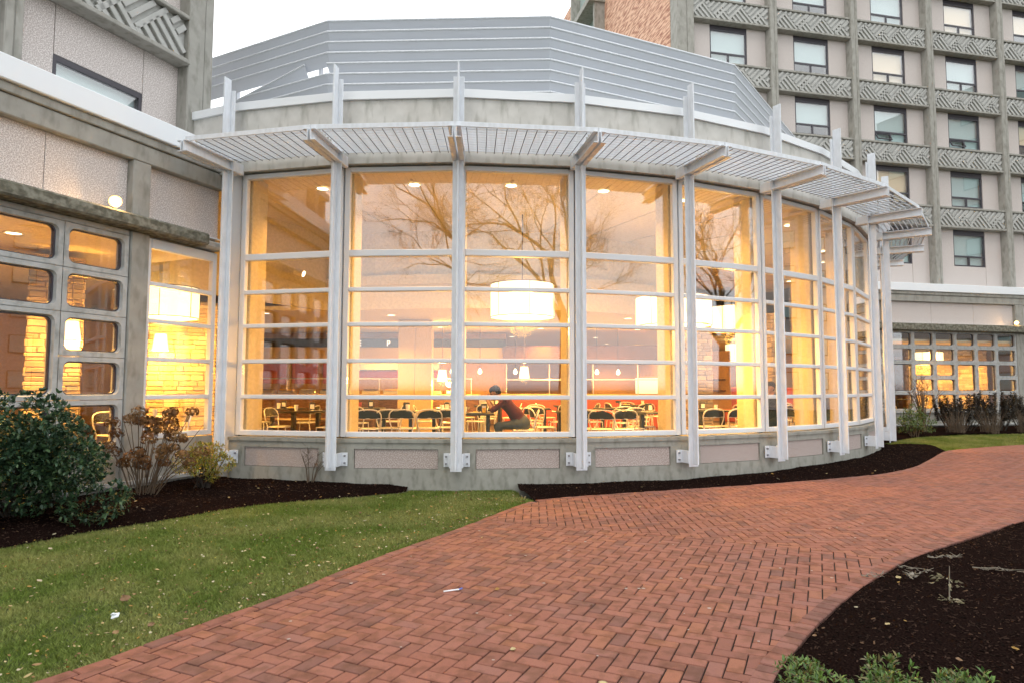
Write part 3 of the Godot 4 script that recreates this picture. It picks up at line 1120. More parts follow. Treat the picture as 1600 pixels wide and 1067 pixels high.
# ------------------------------------------------------------------ roof screen of louvre blades
func louvre_screen():
	var sc = hold("louvre_screen", self)
	tag(sc, "grey metal louvre screen with one fallen blade on the roof of the glass hall", "louvre screen")
	var P = [Vector2(-7.3, -14.2), Vector2(-3.6, -12.32), Vector2(0.72, -12.15), Vector2(4.89, -14.04), Vector2(8.75, -19.2), Vector2(9.2, -24.5)]
	var C = Vector2(CX, CZ)
	for f in 5:
		for i in 11:
			var y = 8.68 - 0.212 * i
			var u0 = 0.0
			var u1 = 1.0
			if f == 0:
				if i == 4:
					continue
				if i == 5: u0 = 0.44
				if i == 6: u0 = 0.36
			blade(sc, P[f], P[f + 1], u0, u1, y, y, C)
		# upright rails behind the blades
		for j in 4:
			var u = 0.06 + 0.29 * j
			var q = P[f].lerp(P[f + 1], u)
			var d = (C - q).normalized()
			q += d * 0.2
			var m = MB.new()
			m.cbox(Vector3(-0.03, 6.1, -0.04), Vector3(0.03, 8.66, 0.04), 0.004, Transform3D(Basis(Vector3.UP, atan2(d.x, d.y)), Vector3(q.x, 0, q.y)))
			put("upright", m, M.louvre_metal, sc)
	# the fallen blade hangs askew
	blade(sc, P[0], P[1], 0.30, 0.86, 7.50, 7.93, C)

func blade(sc, a, b, u0, u1, ya, yb, C):
	var p = a.lerp(b, u0)
	var q = a.lerp(b, u1)
	var pi_ = p + (C - p).normalized() * 0.15
	var qi = q + (C - q).normalized() * 0.15
	var m = MB.new()
	var A = Vector3(p.x, ya, p.y)
	var B = Vector3(q.x, yb, q.y)
	var Ai = Vector3(pi_.x, ya - 0.185, pi_.y)
	var Bi = Vector3(qi.x, yb - 0.185, qi.y)
	var t = Vector3(0, 0.014, 0)
	var mid = (A + B + Ai + Bi) / 4 - t / 2
	m.face([A, B, Bi, Ai], mid)
	m.face([A - t, B - t, Bi - t, Ai - t], mid)
	m.face([A, B, B - t, A - t], mid)
	m.face([Ai, Bi, Bi - t, Ai - t], mid)
	m.face([A, Ai, Ai - t, A - t], mid)
	m.face([B, Bi, Bi - t, B - t], mid)
	var b_ = put("blade", m, M.louvre_metal, sc)
	# rolled nose along the outer edge
	var nose = MB.new()
	nose.tube([A + Vector3(0, 0.0, 0), B + Vector3(0, 0.0, 0)], 0.021, 8)
	put("nose", nose, M.white_steel, b_)

# ------------------------------------------------------------------ concrete wings
func lattice_unit(w, h, ow, oh, depth):
	# a precast unit: a plate w x h with a round-cornered opening ow x oh, splayed towards the front
	var m = MB.new()
	var r = 0.085
	var inner = []
	var outer = []
	for cn in 4:
		var sx = [1, -1, -1, 1][cn]
		var sy = [1, 1, -1, -1][cn]
		for j in 7:
			var t = j / 6.0
			var a = PI / 2 * (cn + t)
			inner.append(Vector2(sx * (ow / 2 - r) + cos(a) * r, sy * (oh / 2 - r) + sin(a) * r))
			var e0
			var e1
			var corner = Vector2(sx * w / 2, sy * h / 2)
			if cn % 2 == 0:
				e0 = Vector2(corner.x, sy * (oh / 2 - r))
				e1 = Vector2(sx * (ow / 2 - r), corner.y)
			else:
				e0 = Vector2(sx * (ow / 2 - r), corner.y)
				e1 = Vector2(corner.x, sy * (oh / 2 - r))
			outer.append(e0.lerp(corner, t * 2) if t < 0.5 else corner.lerp(e1, t * 2 - 1))
	var k = inner.size()
	var far = Vector3(0, 0, -50)
	for i in k:
		var j = (i + 1) % k
		var a = inner[i]
		var b = inner[j]
		var c = outer[j]
		var d = outer[i]
		var s = 1.03
		m.face([Vector3(a.x * s, a.y * s, 0), Vector3(b.x * s, b.y * s, 0), Vector3(c.x, c.y, 0), Vector3(d.x, d.y, 0)], far)
		m.face([Vector3(a.x, a.y, -depth), Vector3(b.x, b.y, -depth), Vector3(c.x, c.y, -depth), Vector3(d.x, d.y, -depth)], -far)
		var o = Vector3(a.x + b.x, a.y + b.y, 0).normalized() * 5.0
		m.face([Vector3(a.x * s, a.y * s, 0), Vector3(b.x * s, b.y * s, 0), Vector3(b.x, b.y, -0.05), Vector3(a.x, a.y, -0.05)], o)
		m.face([Vector3(a.x, a.y, -0.05), Vector3(b.x, b.y, -0.05), Vector3(b.x, b.y, -depth), Vector3(a.x, a.y, -depth)], o)
	return m.mesh()

func gasket_mesh(ow, oh):
	var m = MB.new()
	var p = []
	for cn in 4:
		for j in 7:
			var a = PI / 2 * (cn + j / 6.0)
			p.append(Vector2([1, -1, -1, 1][cn] * (ow / 2 - 0.085) + cos(a) * 0.085, [1, 1, -1, -1][cn] * (oh / 2 - 0.085) + sin(a) * 0.085))
	for i in p.size():
		var a = p[i]
		var b = p[(i + 1) % p.size()]
		var c = b - b.normalized() * 0.022
		var d = a - a.normalized() * 0.022
		m.face([Vector3(a.x, a.y, 0), Vector3(b.x, b.y, 0), Vector3(c.x, c.y, 0), Vector3(d.x, d.y, 0)], Vector3(0, 0, -9))
		m.face([Vector3(d.x, d.y, 0), Vector3(c.x, c.y, 0), Vector3(c.x, c.y, -0.05), Vector3(d.x, d.y, -0.05)], Vector3(a.x + b.x, a.y + b.y, 0) * 5)
	return m.mesh()

const ROWS = [3.82, 3.20, 2.595, 2.005, 1.405, 0.70]

func lattice(node, cx, w, kind):
	# one column of units; kind "A" has a double-height opening
	var rows = [[0, 1], [1, 2], [2, 4], [4, 5]] if kind == "A" else [[0, 1], [1, 2], [2, 3], [3, 4], [4, 5]]
	for r in rows:
		var y1 = ROWS[r[0]]
		var y0 = ROWS[r[1]]
		var h = y1 - y0 - 0.008
		var oh = h - 0.145
		var ow = w - 0.165
		var cy = (y0 + y1) / 2
		var unit = put("lattice_unit", lattice_unit(w - 0.008, h, ow, oh, 0.15), M.lattice_concrete, node, Transform3D(Basis(), Vector3(cx, cy, 0.0)))
		put("gasket", gasket_mesh(ow, oh), M.dark_frame, unit, Transform3D(Basis(), Vector3(0, 0, -0.052)))
		put("pane", pane_mesh(ow - 0.002, oh - 0.002), M.glass, unit, Transform3D(Basis(), Vector3(0, 0, -0.075)))

func wing_top(node, x0, x1, posts, mat_top):
	# white coping, stepped concrete beam, pebble panels between pilasters and the dark ledge
	bar("coping", Vector3(x0, 5.385, -1.25), Vector3(x1, 5.70, 0.13), M.white_coping, node, 0.012)
	bar("beam", Vector3(x0, 5.255, -0.3), Vector3(x1, 5.38, 0.07), M.wing_concrete, node, 0.012)
	bar("beam", Vector3(x0, 4.98, -0.3), Vector3(x1, 5.25, 0.035), M.wing_concrete, node, 0.015)
	var edges = [x0]
	for p in posts:
		edges.append(p[0])
		edges.append(p[1])
		bar("pilaster", Vector3(p[0], 4.105, -0.3), Vector3(p[1], 4.977, 0.033), M.wing_concrete, node, 0.012)
	edges.append(x1)
	for i in range(0, edges.size(), 2):
		if edges[i + 1] - edges[i] < 0.05:
			continue
		var a = edges[i]
		while a < edges[i + 1] - 0.02:
			var b = min(a + 2.05, edges[i + 1])
			if edges[i + 1] - b < 0.6:
				b = edges[i + 1]
			var m = MB.new()
			m.cbox(Vector3(a + 0.004, 4.105, -0.3), Vector3(b - 0.004, 4.977, -0.09), 0.004)
			put("pebble_panel", m, M.pebble_panel, node)
			a = b
		bar("flashing", Vector3(edges[i], 4.102, -0.088), Vector3(edges[i + 1], 4.122, 0.0), M.white_coping, node, 0.003)

func flood_lamp(at, basis_, label):
	var o = hold("flood_lamp", self, Transform3D(basis_, at))
	tag(o, label, "lamp", "flood lamps on the ledges")
	var m = MB.new()
	m.tube([Vector3(0, -0.07, -0.02), Vector3(0, 0.02, -0.02)], 0.018, 6)
	m.cbox(Vector3(-0.05, -0.085, -0.07), Vector3(0.05, -0.068, 0.03), 0.004)
	put("bracket", m, M.bronze, o)
	var t = Transform3D(Basis(Vector3.UP, -0.55) * Basis(Vector3.RIGHT, 0.25), Vector3(0.01, 0.05, 0))
	var h = MB.new()
	for seg in [[0.045, -0.10, 0.055, -0.06], [0.055, -0.06, 0.062, 0.03], [0.062, 0.03, 0.085, 0.075]]:
		h.tube([t * Vector3(0, 0, seg[1]), t * Vector3(0, 0, seg[3])], [seg[0], seg[2]], 14, seg[1] < -0.09)
	put("lamp_housing", h, M.bronze, o)
	var b = MB.new()
	for i in 6:
		var a0 = PI * i / 6 - PI / 2
		var a1 = PI * (i + 1) / 6 - PI / 2
		b.tube([t * Vector3(0, 0, 0.055 + sin(a0) * 0.045), t * Vector3(0, 0, 0.055 + sin(a1) * 0.045)], [max(cos(a0) * 0.078, 0.001), max(cos(a1) * 0.078, 0.001)], 12, false)
	put("bulb", b, M.bulb_glow, o)
	var l = OmniLight3D.new()
	l.name = "bulb_light"
	l.position = t * Vector3(0, 0, 0.055)
	l.light_color = Color(1.0, 0.78, 0.48)
	l.light_energy = 0.6
	l.omni_range = 12.0
	l.omni_attenuation = 2.0
	l.light_size = 0.05
	l.shadow_enabled = true
	o.add_child(l)

var FL = Transform3D(Basis(Vector3(0.378, 0, -0.926), Vector3.UP, Vector3(0.926, 0, 0.378)), Vector3(-5.03, 0, -11.25))
var FR = Transform3D(Basis(Vector3(0.976, 0, -0.218), Vector3.UP, Vector3(0.218, 0, 0.976)), Vector3(17.75, 0, -26.2))

func left_wing():
	var w = hold("concrete_wing", self, FL)
	tag(w, "low concrete wing with round-cornered lattice windows beside the dark green shrub", "building", "concrete wings")
	wing_top(w, -9.0, -0.02, [[-7.35, -7.05], [-1.75, -1.45]], 0)
	bar("ledge", Vector3(-9.0, 3.905, -0.3), Vector3(-0.50, 4.10, 0.27), M.ledge_concrete, w, 0.03)
	bar("ledge_end", Vector3(-0.49, 3.90, -0.2), Vector3(-0.06, 4.02, 0.16), M.lattice_concrete, w, 0.03)
	bar("pilaster", Vector3(-1.735, -0.1, -0.3), Vector3(-1.425, 3.9, 0.03), M.wing_concrete, w, 0.015)
	bar("head", Vector3(-6.6, 3.825, -0.22), Vector3(-1.74, 3.9, -0.01), M.lattice_concrete, w)
	var kinds = ["B", "A", "B", "B", "A"]
	for i in 5:
		lattice(w, -2.22 - 0.955 * i, 0.955, kinds[i])
	bar("plinth", Vector3(-6.6, -0.1, -0.25), Vector3(-1.74, 0.695, -0.02), M.wing_concrete, w)
	bar("plinth_strip", Vector3(-6.6, 0.16, -0.02), Vector3(-0.06, 0.22, 0.09), M.lattice_concrete, w)
	var end_wall = bar("wall", Vector3(-9.0, -0.1, -0.3), Vector3(-6.61, 3.9, 0.0), M.wing_concrete, w)
	var win = hold("window", w, Transform3D(Basis(), Vector3(0, 0, -0.09)))
	glazing(win, -1.42, -0.06, LEVELS, [0.085, 0.07, 0.07, 0.07, 0.07, 0.085, 0.085], 3.83)
	bar("sill_wall", Vector3(-1.42, -0.1, -0.25), Vector3(-0.06, 0.775, -0.02), M.wing_concrete, w)
	bar("closer", Vector3(-1.42, 3.88, -0.25), Vector3(-0.06, 4.1, -0.1), M.wing_concrete, w)
	flood_lamp(FL * Vector3(-2.10, 4.19, 0.12), FL.basis, "lit flood lamp on the mossy ledge above the dark green shrub")

func right_wing():
	var w = hold("concrete_wing", self, FR)
	tag(w, "low concrete wing with round-cornered lattice windows below the dormitory tower", "building", "concrete wings")
	wing_top(w, -7.3, 9.0, [[-3.4, -3.08], [3.0, 3.42]], 0)
	bar("ledge", Vector3(-7.3, 3.82, -0.3), Vector3(9.0, 4.10, 0.3), M.ledge_concrete, w, 0.03)
	bar("pilaster", Vector3(3.0, -0.3, -0.3), Vector3(3.42, 3.815, 0.03), M.wing_concrete, w, 0.015)
	bar("pilaster", Vector3(-3.4, -0.3, -0.3), Vector3(-3.06, 3.815, 0.03), M.wing_concrete, w, 0.015)
	var kinds = ["A", "B", "B", "A", "A", "B"]
	for i in 6:
		lattice(w, -2.53 + 1.005 * i, 1.005, kinds[i])
	for i in 3:
		lattice(w, -3.91 - 1.005 * i, 1.005, ["B", "A", "B"][i])
	bar("plinth", Vector3(-7.3, -0.3, -0.25), Vector3(2.99, 0.62, -0.05), M.wing_concrete, w)
	bar("plinth_rim", Vector3(-7.3, 0.622, -0.25), Vector3(2.99, 0.695, 0.02), M.lattice_concrete, w)
	bar("plinth_strip", Vector3(-7.3, 0.13, -0.05), Vector3(2.99, 0.19, 0.10), M.lattice_concrete, w)
	bar("wall", Vector3(3.43, -0.3, -0.3), Vector3(9.0, 3.815, -0.02), M.wing_concrete, w)
	flood_lamp(FR * Vector3(2.86, 4.19, 0.14), FR.basis, "lit flood lamp on the ledge above the dark leggy bushes")

# ------------------------------------------------------------------ towers
func rib_lines(w, h):
	# the zigzag relief of a spandrel: triangles of falling ribs, and rising ribs between them; a list of segments
	var out = []
	var p = w / round(w / 0.78)
	var n = int(round(w / p))
	for k in range(-1, n + 1):
		var top = h * (0.86 if k % 2 == 0 else 0.62)
		var ax = (k + 0.45) * p
		var s = 0.125
		var j = 0
		while top - j * s > 0.1:
			var st = Vector2(ax - j * s * 0.95, top - j * s)
			out.append([st, st + Vector2(0.92, -1.0) * (st.y - 0.02)])
			j += 1
		j = 0
		while true:
			var a = Vector2(ax + 0.06, top + 0.05) + Vector2(0.92, -1.0) * (j * s)
			if a.y < 0.04 or a.x > (k + 1.45) * p:
				break
			var b = a + Vector2(0.95, 1.0) * (h - 0.02 - a.y)
			out.append([a, b])
			j += 1
	var cut = []
	for e in out:
		var a = e[0]
		var b = e[1]
		if a.x > b.x:
			var c = a
			a = b
			b = c
		if b.x < 0.03 or a.x > w - 0.03:
			continue
		if a.x < 0.03:
			a = a.lerp(b, (0.03 - a.x) / (b.x - a.x))
		if b.x > w - 0.03:
			b = a.lerp(b, (w - 0.03 - a.x) / (b.x - a.x))
		if a.distance_to(b) > 0.08:
			cut.append([a, b])
	return cut

func rib_box(m, a, b, width, z0, z1):
	var d = (b - a).normalized()
	m.cbox(Vector3(0, -width / 2, z0), Vector3(a.distance_to(b), width / 2, z1), 0.008, Transform3D(Basis(Vector3(d.x, d.y, 0), Vector3(-d.y, d.x, 0), Vector3.BACK), Vector3(a.x, a.y, 0)))

func tower_window(parent, at, w, h, blind, drop, open_sash):
	# dark frame, one large pane over two small ones, blind behind
	var win = hold("window", parent, at)
	var f = MB.new()
	var ly = h * 0.30
	f.box(Vector3(0, 0, -0.06), Vector3(0.06, h, 0.03))
	f.box(Vector3(w - 0.06, 0, -0.06), Vector3(w, h, 0.03))
	f.box(Vector3(0.06, 0, -0.06), Vector3(w - 0.06, 0.06, 0.029))
	f.box(Vector3(0.06, h - 0.09, -0.06), Vector3(w - 0.06, h, 0.029))
	f.box(Vector3(0.06, ly - 0.03, -0.06), Vector3(w - 0.06, ly + 0.035, 0.028))
	f.box(Vector3(w / 2 - 0.03, 0.06, -0.06), Vector3(w / 2 + 0.03, ly - 0.03, 0.027))
	put("frame", f, M.dark_frame, win)
	put("pane", pane_mesh(w - 0.121, h - 0.091 - ly - 0.036), M.glass, win, Transform3D(Basis(), Vector3(w / 2, (ly + 0.035 + h - 0.09) / 2, 0)))
	for s in 2:
		var cx = (0.06 + w / 2 - 0.03) / 2 if s == 0 else (w / 2 + 0.03 + w - 0.06) / 2
		var t = Transform3D(Basis(), Vector3(cx, (0.06 + ly - 0.03) / 2, 0))
		if open_sash and s == 0:
			t = Transform3D(Basis(Vector3.RIGHT, -0.5), t.origin + Vector3(0, -0.01, 0.08))
			var sf = MB.new()
			var sw = w / 2 - 0.1
			for e in [[-sw / 2, -ly / 2 + 0.05, -sw / 2 + 0.035, ly / 2 - 0.05], [sw / 2 - 0.035, -ly / 2 + 0.05, sw / 2, ly / 2 - 0.05], [-sw / 2 + 0.035, -ly / 2 + 0.05, sw / 2 - 0.035, -ly / 2 + 0.085], [-sw / 2 + 0.035, ly / 2 - 0.085, sw / 2 - 0.035, ly / 2 - 0.05]]:
				sf.box(Vector3(e[0], e[1], -0.018), Vector3(e[2], e[3], 0.018))
			put("sash", sf, M.dark_frame, win, t)
		put("pane", pane_mesh(w / 2 - 0.092, ly - 0.092), M.glass, win, t)
	var b = MB.new()
	b.box(Vector3(0.03, lerp(h - 0.02, 0.02, drop), -0.13), Vector3(w - 0.03, h - 0.02, -0.118))
	put("blind", b, blind, win)
	return win

func rooms(tw, walls, first, n, x0, x1, H, deep):
	# the rooms behind the facade: floor slabs and cross walls
	for i in n + 1:
		var y = first + 2.54 * i + 0.25
		if i == n:
			y = H - 0.3
		bar("floor_slab", Vector3(x0, y, -deep), Vector3(x1, y + 0.2, -0.505), M.room_paint, tw, 0.01)
	for x in walls:
		bar("cross_wall", Vector3(x - 0.08, 5.53, -deep), Vector3(x + 0.08, H - 0.01, -0.62), M.room_paint, tw, 0.01)

func right_tower():
	var F = Transform3D(FR.basis, FR.origin - FR.basis.z * 0.9)
	var tw = hold("dormitory_tower", self, F)
	tag(tw, "tall concrete dormitory tower with many square windows and a brick end wall", "building", "concrete towers")
	var cols = [-11.2, -7.37, -3.63, 0.08, 3.8, 7.52, 11.24]
	var H = 24.0
	var core = MB.new()
	core.box(Vector3(-11.3, 5.52, -17.6), Vector3(11.4, H, -4.2))
	put("core", core, M.room_paint, tw)
	rooms(tw, [-11.2, -7.37, -3.63, 0.08, 3.8, 7.52, 11.24], 8.26, 6, -11.3, 11.4, H, 4.19)
	# brick end wall with its corner column
	var bw = MB.new()
	bw.box(Vector3(-11.56, 5.52, -17.6), Vector3(-11.31, H, -0.36))
	put("brick_wall", bw, M.face_brick, tw)
	# box window on the end wall
	var ox = -11.56
	var fr = hold("box_window", tw)
	for e in [[-11.4, -11.2, 0.0], [-7.7, -7.5, 0.0]]:
		bar("jamb", Vector3(ox - 0.55, 18.3, e[0]), Vector3(ox + 0.01, 23.5, e[1]), M.wing_concrete, fr, 0.01)
	var sl = MB.new()
	var mid = Vector3(ox - 0.2, 19.0, -9.5)
	var q = [Vector3(ox - 0.85, 21.2, -11.6), Vector3(ox - 0.85, 21.2, -7.4), Vector3(ox, 21.2, -7.4), Vector3(ox, 21.2, -11.6), Vector3(ox - 0.85, 20.9, -11.6), Vector3(ox - 0.85, 20.9, -7.4), Vector3(ox, 20.9, -7.4), Vector3(ox, 20.9, -11.6)]
	for f in [[0, 1, 2, 3], [4, 5, 6, 7], [0, 1, 5, 4], [2, 3, 7, 6], [0, 3, 7, 4], [1, 2, 6, 5]]:
		sl.face([q[f[0]], q[f[1]], q[f[2]], q[f[3]]], Vector3(ox - 0.4, 21.05, -9.5))
	put("hood", sl, M.wing_concrete, fr)
	var gp = MB.new()
	gp.box(Vector3(ox - 0.12, 18.3, -11.2), Vector3(ox - 0.1, 23.5, -7.7))
	put("pane", gp, M.glass, fr)
	bar("blind", Vector3(ox - 0.04, 18.3, -11.2), Vector3(ox - 0.02, 23.5, -7.7), M.blind_pale, fr, 0.004)
	for i in cols.size():
		var c = cols[i]
		var hw = 0.36 if i == 0 else 0.165
		bar("column", Vector3(c - hw, 5.52, -0.35), Vector3(c + hw * 0.12, H, 0.25), M.wing_concrete, tw, 0.02)
		bar("column", Vector3(c + hw * 0.12 + 0.012, 5.52, -0.35), Vector3(c + hw, H, 0.235), M.wing_concrete, tw, 0.02)
	var ww = 1.63
	var relief = {}
	for b in cols.size() - 1:
		var x0 = cols[b] + (0.36 if b == 0 else 0.165) + 0.001
		var x1 = cols[b + 1] - 0.166
		var wx = (x0 + x1) / 2 - ww / 2 + (0.05 if b > 0 else 0.0)
		for n in 6:
			var yb = 8.26 + 2.54 * n
			var sh = 0.90
			var span = hold("spandrel", tw, Transform3D(Basis(), Vector3(x0, yb, 0)))
			var bd = MB.new()
			bd.box(Vector3(0, 0.08, -0.3), Vector3(x1 - x0, sh - 0.08, 0.10))
			put("bed", bd, M.rib_concrete, span)
			var key = snapped(x1 - x0, 0.01)
			if not relief.has(key):
				var rm = MB.new()
				for e in rib_lines(x1 - x0, sh - 0.16):
					rib_box(rm, e[0] + Vector2(0, 0.08), e[1] + Vector2(0, 0.08), 0.088, 0.1, 0.16)
				relief[key] = rm.mesh()
			put("rib_relief", relief[key], M.rib_concrete, span)
			bar("ledge", Vector3(0, 0.0, -0.3), Vector3(x1 - x0, 0.08, 0.21), M.wing_concrete, span, 0.01)
			bar("ledge", Vector3(0, sh - 0.08, -0.3), Vector3(x1 - x0, sh, 0.19), M.wing_concrete, span, 0.01)
			# below this spandrel: window between two pebble panels
			var y0 = yb - 2.54 + sh if n > 0 else 5.52
			var y1 = yb
			var wy = y1 - 0.13 - 1.42
			for e in [[x0, wx], [wx + ww, x1]]:
				var pm = MB.new()
				pm.cbox(Vector3(e[0], y0 + 0.001, -0.5), Vector3(e[1], y1 - 0.001, -0.10), 0.005)
				put("pebble_panel", pm, M.pebble_panel, tw)
			bar("lintel", Vector3(wx, y1 - 0.13, -0.5), Vector3(wx + ww, y1 - 0.001, -0.12), M.dark_frame, tw, 0.004)
			if wy > y0 + 0.01:
				bar("apron", Vector3(wx, y0 + 0.001, -0.5), Vector3(wx + ww, wy - 0.001, -0.12), M.pebble_panel, tw, 0.004)
			var cream = (b == 2 and n in [1, 3]) or (b == 4 and n in [2, 4]) or (b == 3 and n == 4) or (b == 1 and n == 0)
			var ajar = (b == 2 and n == 2) or (b == 3 and n == 2)
			tower_window(tw, Transform3D(Basis(), Vector3(wx, wy, -0.16)), ww, 1.42, M.blind_cream if cream else M.blind_pale, [1.0, 1.0, 0.68, 1.0, 1.0, 0.7][(b * 5 + n * 3) % 6], ajar)

func left_tower():
	var F = Transform3D(FL.basis, Vector3(-5.82, 0, -11.57))
	var tw = hold("concrete_tower", self, F)
	tag(tw, "concrete tower with zigzag relief band rising behind the low wing's white coping", "building", "concrete towers")
	var H = 15.5
	var core = MB.new()
	core.box(Vector3(-9.5, 5.52, -9.0), Vector3(0.2, H, -4.2))
	put("core", core, M.room_paint, tw)
	rooms(tw, [0.06, -3.1, -6.4, -9.4], 7.22, 3, -9.5, 0.2, H, 4.19)
	for c in [[-0.30, 0.04, 0.24], [0.052, 0.25, 0.22], [-3.22, -3.10, 0.24], [-3.09, -2.97, 0.22], [-6.5, -6.25, 0.24]]:
		bar("column", Vector3(c[0], 5.5, -0.6), Vector3(c[1], H, c[2]), M.wing_concrete, tw, 0.015)
	for b in [[-2.968, -0.302], [-6.248, -3.222]]:
		var x0 = b[0]
		var x1 = b[1]
		for n in 3:
			var yb = 7.22 + 2.54 * n
			var sh = 0.90
			var span = hold("spandrel", tw, Transform3D(Basis(), Vector3(x0, yb, 0)))
			var bd = MB.new()
			bd.box(Vector3(0, 0.08, -0.3), Vector3(x1 - x0, sh - 0.07, 0.12))
			put("bed", bd, M.rib_concrete, span)
			bar("ledge", Vector3(0, 0.0, -0.3), Vector3(x1 - x0, 0.08, 0.30), M.wing_concrete, span, 0.012)
			bar("ledge", Vector3(0, sh - 0.07, -0.3), Vector3(x1 - x0, sh, 0.25), M.wing_concrete, span, 0.012)
			for e in rib_lines(x1 - x0, sh - 0.15):
				var rm = MB.new()
				rib_box(rm, e[0] + Vector2(0, 0.08), e[1] + Vector2(0, 0.08), 0.095, 0.121, 0.185)
				put("rib", rm, M.rib_concrete, span)
			# wall below the band: pebble panels round a dark-framed window
			var y0 = yb - 2.54 + sh if n > 0 else 5.5
			var wt = yb - 0.76
			var wx0 = x1 - 2.13
			var wx1 = x1 - 0.67
			for e in [[x0, y0, wx0, wt - 0.42], [x0, wt - 0.412, wx0, yb], [wx1, y0, x1, wt - 0.42], [wx1, wt - 0.412, x1, yb], [wx0 + 0.008, wt + 0.001, wx1 - 0.008, yb]]:
				var pm = MB.new()
				pm.cbox(Vector3(e[0] + 0.001, e[1] + 0.001, -0.5), Vector3(e[2] - 0.001, e[3] - 0.001, 0.0), 0.005)
				put("pebble_panel", pm, M.pebble_panel, tw)
			var wh = wt - max(y0, wt - 1.42)
			tower_window(tw, Transform3D(Basis(), Vector3(wx0, wt - wh, -0.04)), wx1 - wx0, wh, M.blind_pale, 0.3, false)

# ------------------------------------------------------------------ inside the hall
func omni(parent, at, energy, size, color = Color(1.0, 0.725, 0.315)):
	var l = OmniLight3D.new()
	l.name = "lamp_light"
	l.position = at
	l.light_color = color
	l.light_energy = energy
	l.light_size = size
	l.omni_range = 30.0
	l.omni_attenuation = 2.0
	l.shadow_enabled = true
	parent.add_child(l, true)

func drum_lamp(at, r, h, top, label):
	# at: middle of the lower rim
	var o = hold("drum_pendant", self, Transform3D(Basis(), at))
	tag(o, label, "pendant lamp", "drum pendants in the dining hall")
	var s = MB.new()
	s.lathe([Vector2(r, 0.0), Vector2(r, h)], 40)
	put("lamp_shade", s, M.shade_glow, o)
	var d = MB.new()
	d.lathe([Vector2(0.001, 0.02), Vector2(r - 0.01, 0.02)], 40)
	d.lathe([Vector2(r - 0.01, h - 0.02), Vector2(0.001, h - 0.02)], 40)
	put("diffuser", d, M.shade_glow, o)
	var k = MB.new()
	for y in [0.0, h]:
		var ring = []
		for i in 33:
			ring.append(Vector3(cos(TAU * i / 32) * r, y, sin(TAU * i / 32) * r))
		k.tube(ring, 0.011, 5, false)
	for i in 6:
		var a = TAU * (i + 0.3) / 6
		k.tube([Vector3(cos(a) * (r + 0.003), 0, sin(a) * (r + 0.003)), Vector3(cos(a) * (r + 0.003), h, sin(a) * (r + 0.003))], 0.007, 5, false)
	put("lamp_frame", k, M.bronze, o)
	var c = MB.new()
	c.tube([Vector3(0, h - 0.02, 0), Vector3(0, top - at.y, 0)], 0.012, 6)
	put("rod", c, M.bronze, o)
	omni(o, Vector3(0, -0.12, 0), 5.5, 0.3)

func ceiling_light(at, energy, label, group, spot = true):
	var o = hold("ceiling_light", self, Transform3D(Basis(), at))
	tag(o, label, "ceiling light", group)
	var m = MB.new()
	m.lathe([Vector2(0.10, 0.0), Vector2(0.125, -0.012), Vector2(0.13, 0.0)], 20)
	put("ring", m, M.ceiling_paint, o)
	var d = MB.new()
	d.lathe([Vector2(0.001, -0.004), Vector2(0.10, -0.004)], 20)
	put("lamp_disc", d, M.disc_glow, o)
	if spot:
		var l = SpotLight3D.new()
		l.name = "spot_light"
		l.position = Vector3(0, -0.03, 0)
		l.rotation_degrees = Vector3(-90, 0, 0)
		l.spot_angle = 62.0
		l.spot_angle_attenuation = 0.9
		l.spot_range = 12.0
		l.spot_attenuation = 2.0
		l.light_color = Color(1.0, 0.725, 0.315)
		l.light_energy = energy
		l.light_size = 0.08
		l.shadow_enabled = true
		o.add_child(l)

func stone_pillar(at, turn, w, d, h, label, single):
	var o = hold("stone_pillar", self, Transform3D(Basis(Vector3.UP, turn), at))
	tag(o, label, "pillar", "stone pillars in the dining hall")
	var core = MB.new()
	core.box(Vector3(-w / 2 + 0.03, 0, -d / 2 + 0.03), Vector3(w / 2 - 0.03, h, d / 2 - 0.03))
	put("mortar_core", core, M.stone_3, o)
	var joined = []
	for i in 4:
		joined.append(MB.new())
	var y = 0.0
	while y < h - 0.03:
		var ch = min(rng.randf_range(0.06, 0.13), h - y)
		for side in 4:
			var len = w if side % 2 == 0 else d
			var off = d if side % 2 == 0 else w
			var t = Transform3D(Basis(Vector3.UP, PI / 2 * side), Vector3.ZERO)
			var x = -len / 2
			while x < len / 2 - 0.01:
				var l = min(rng.randf_range(0.14, 0.42), len / 2 - x)
				if len / 2 - x - l < 0.1:
					l = len / 2 - x
				var pr = rng.randf_range(0.0, 0.028)
				var m = MB.new()
				var lo = Vector3(x + 0.004, y + 0.004, off / 2 - 0.05)
				var hi = Vector3(x + l - 0.004, y + ch - 0.004, off / 2 + pr)
				var tone = rng.randi() % 4
				if single and side == 0:
					m.cbox(lo, hi, 0.01, t)
					put("stone", m, M["stone_%d" % tone], o)
				else:
					joined[tone].cbox(lo, hi, 0.01, t)
				x += l
		y += ch
	for i in 4:
		var q = put("stones", joined[i], M["stone_%d" % i], o)
		q.set_meta("kind", "stuff")

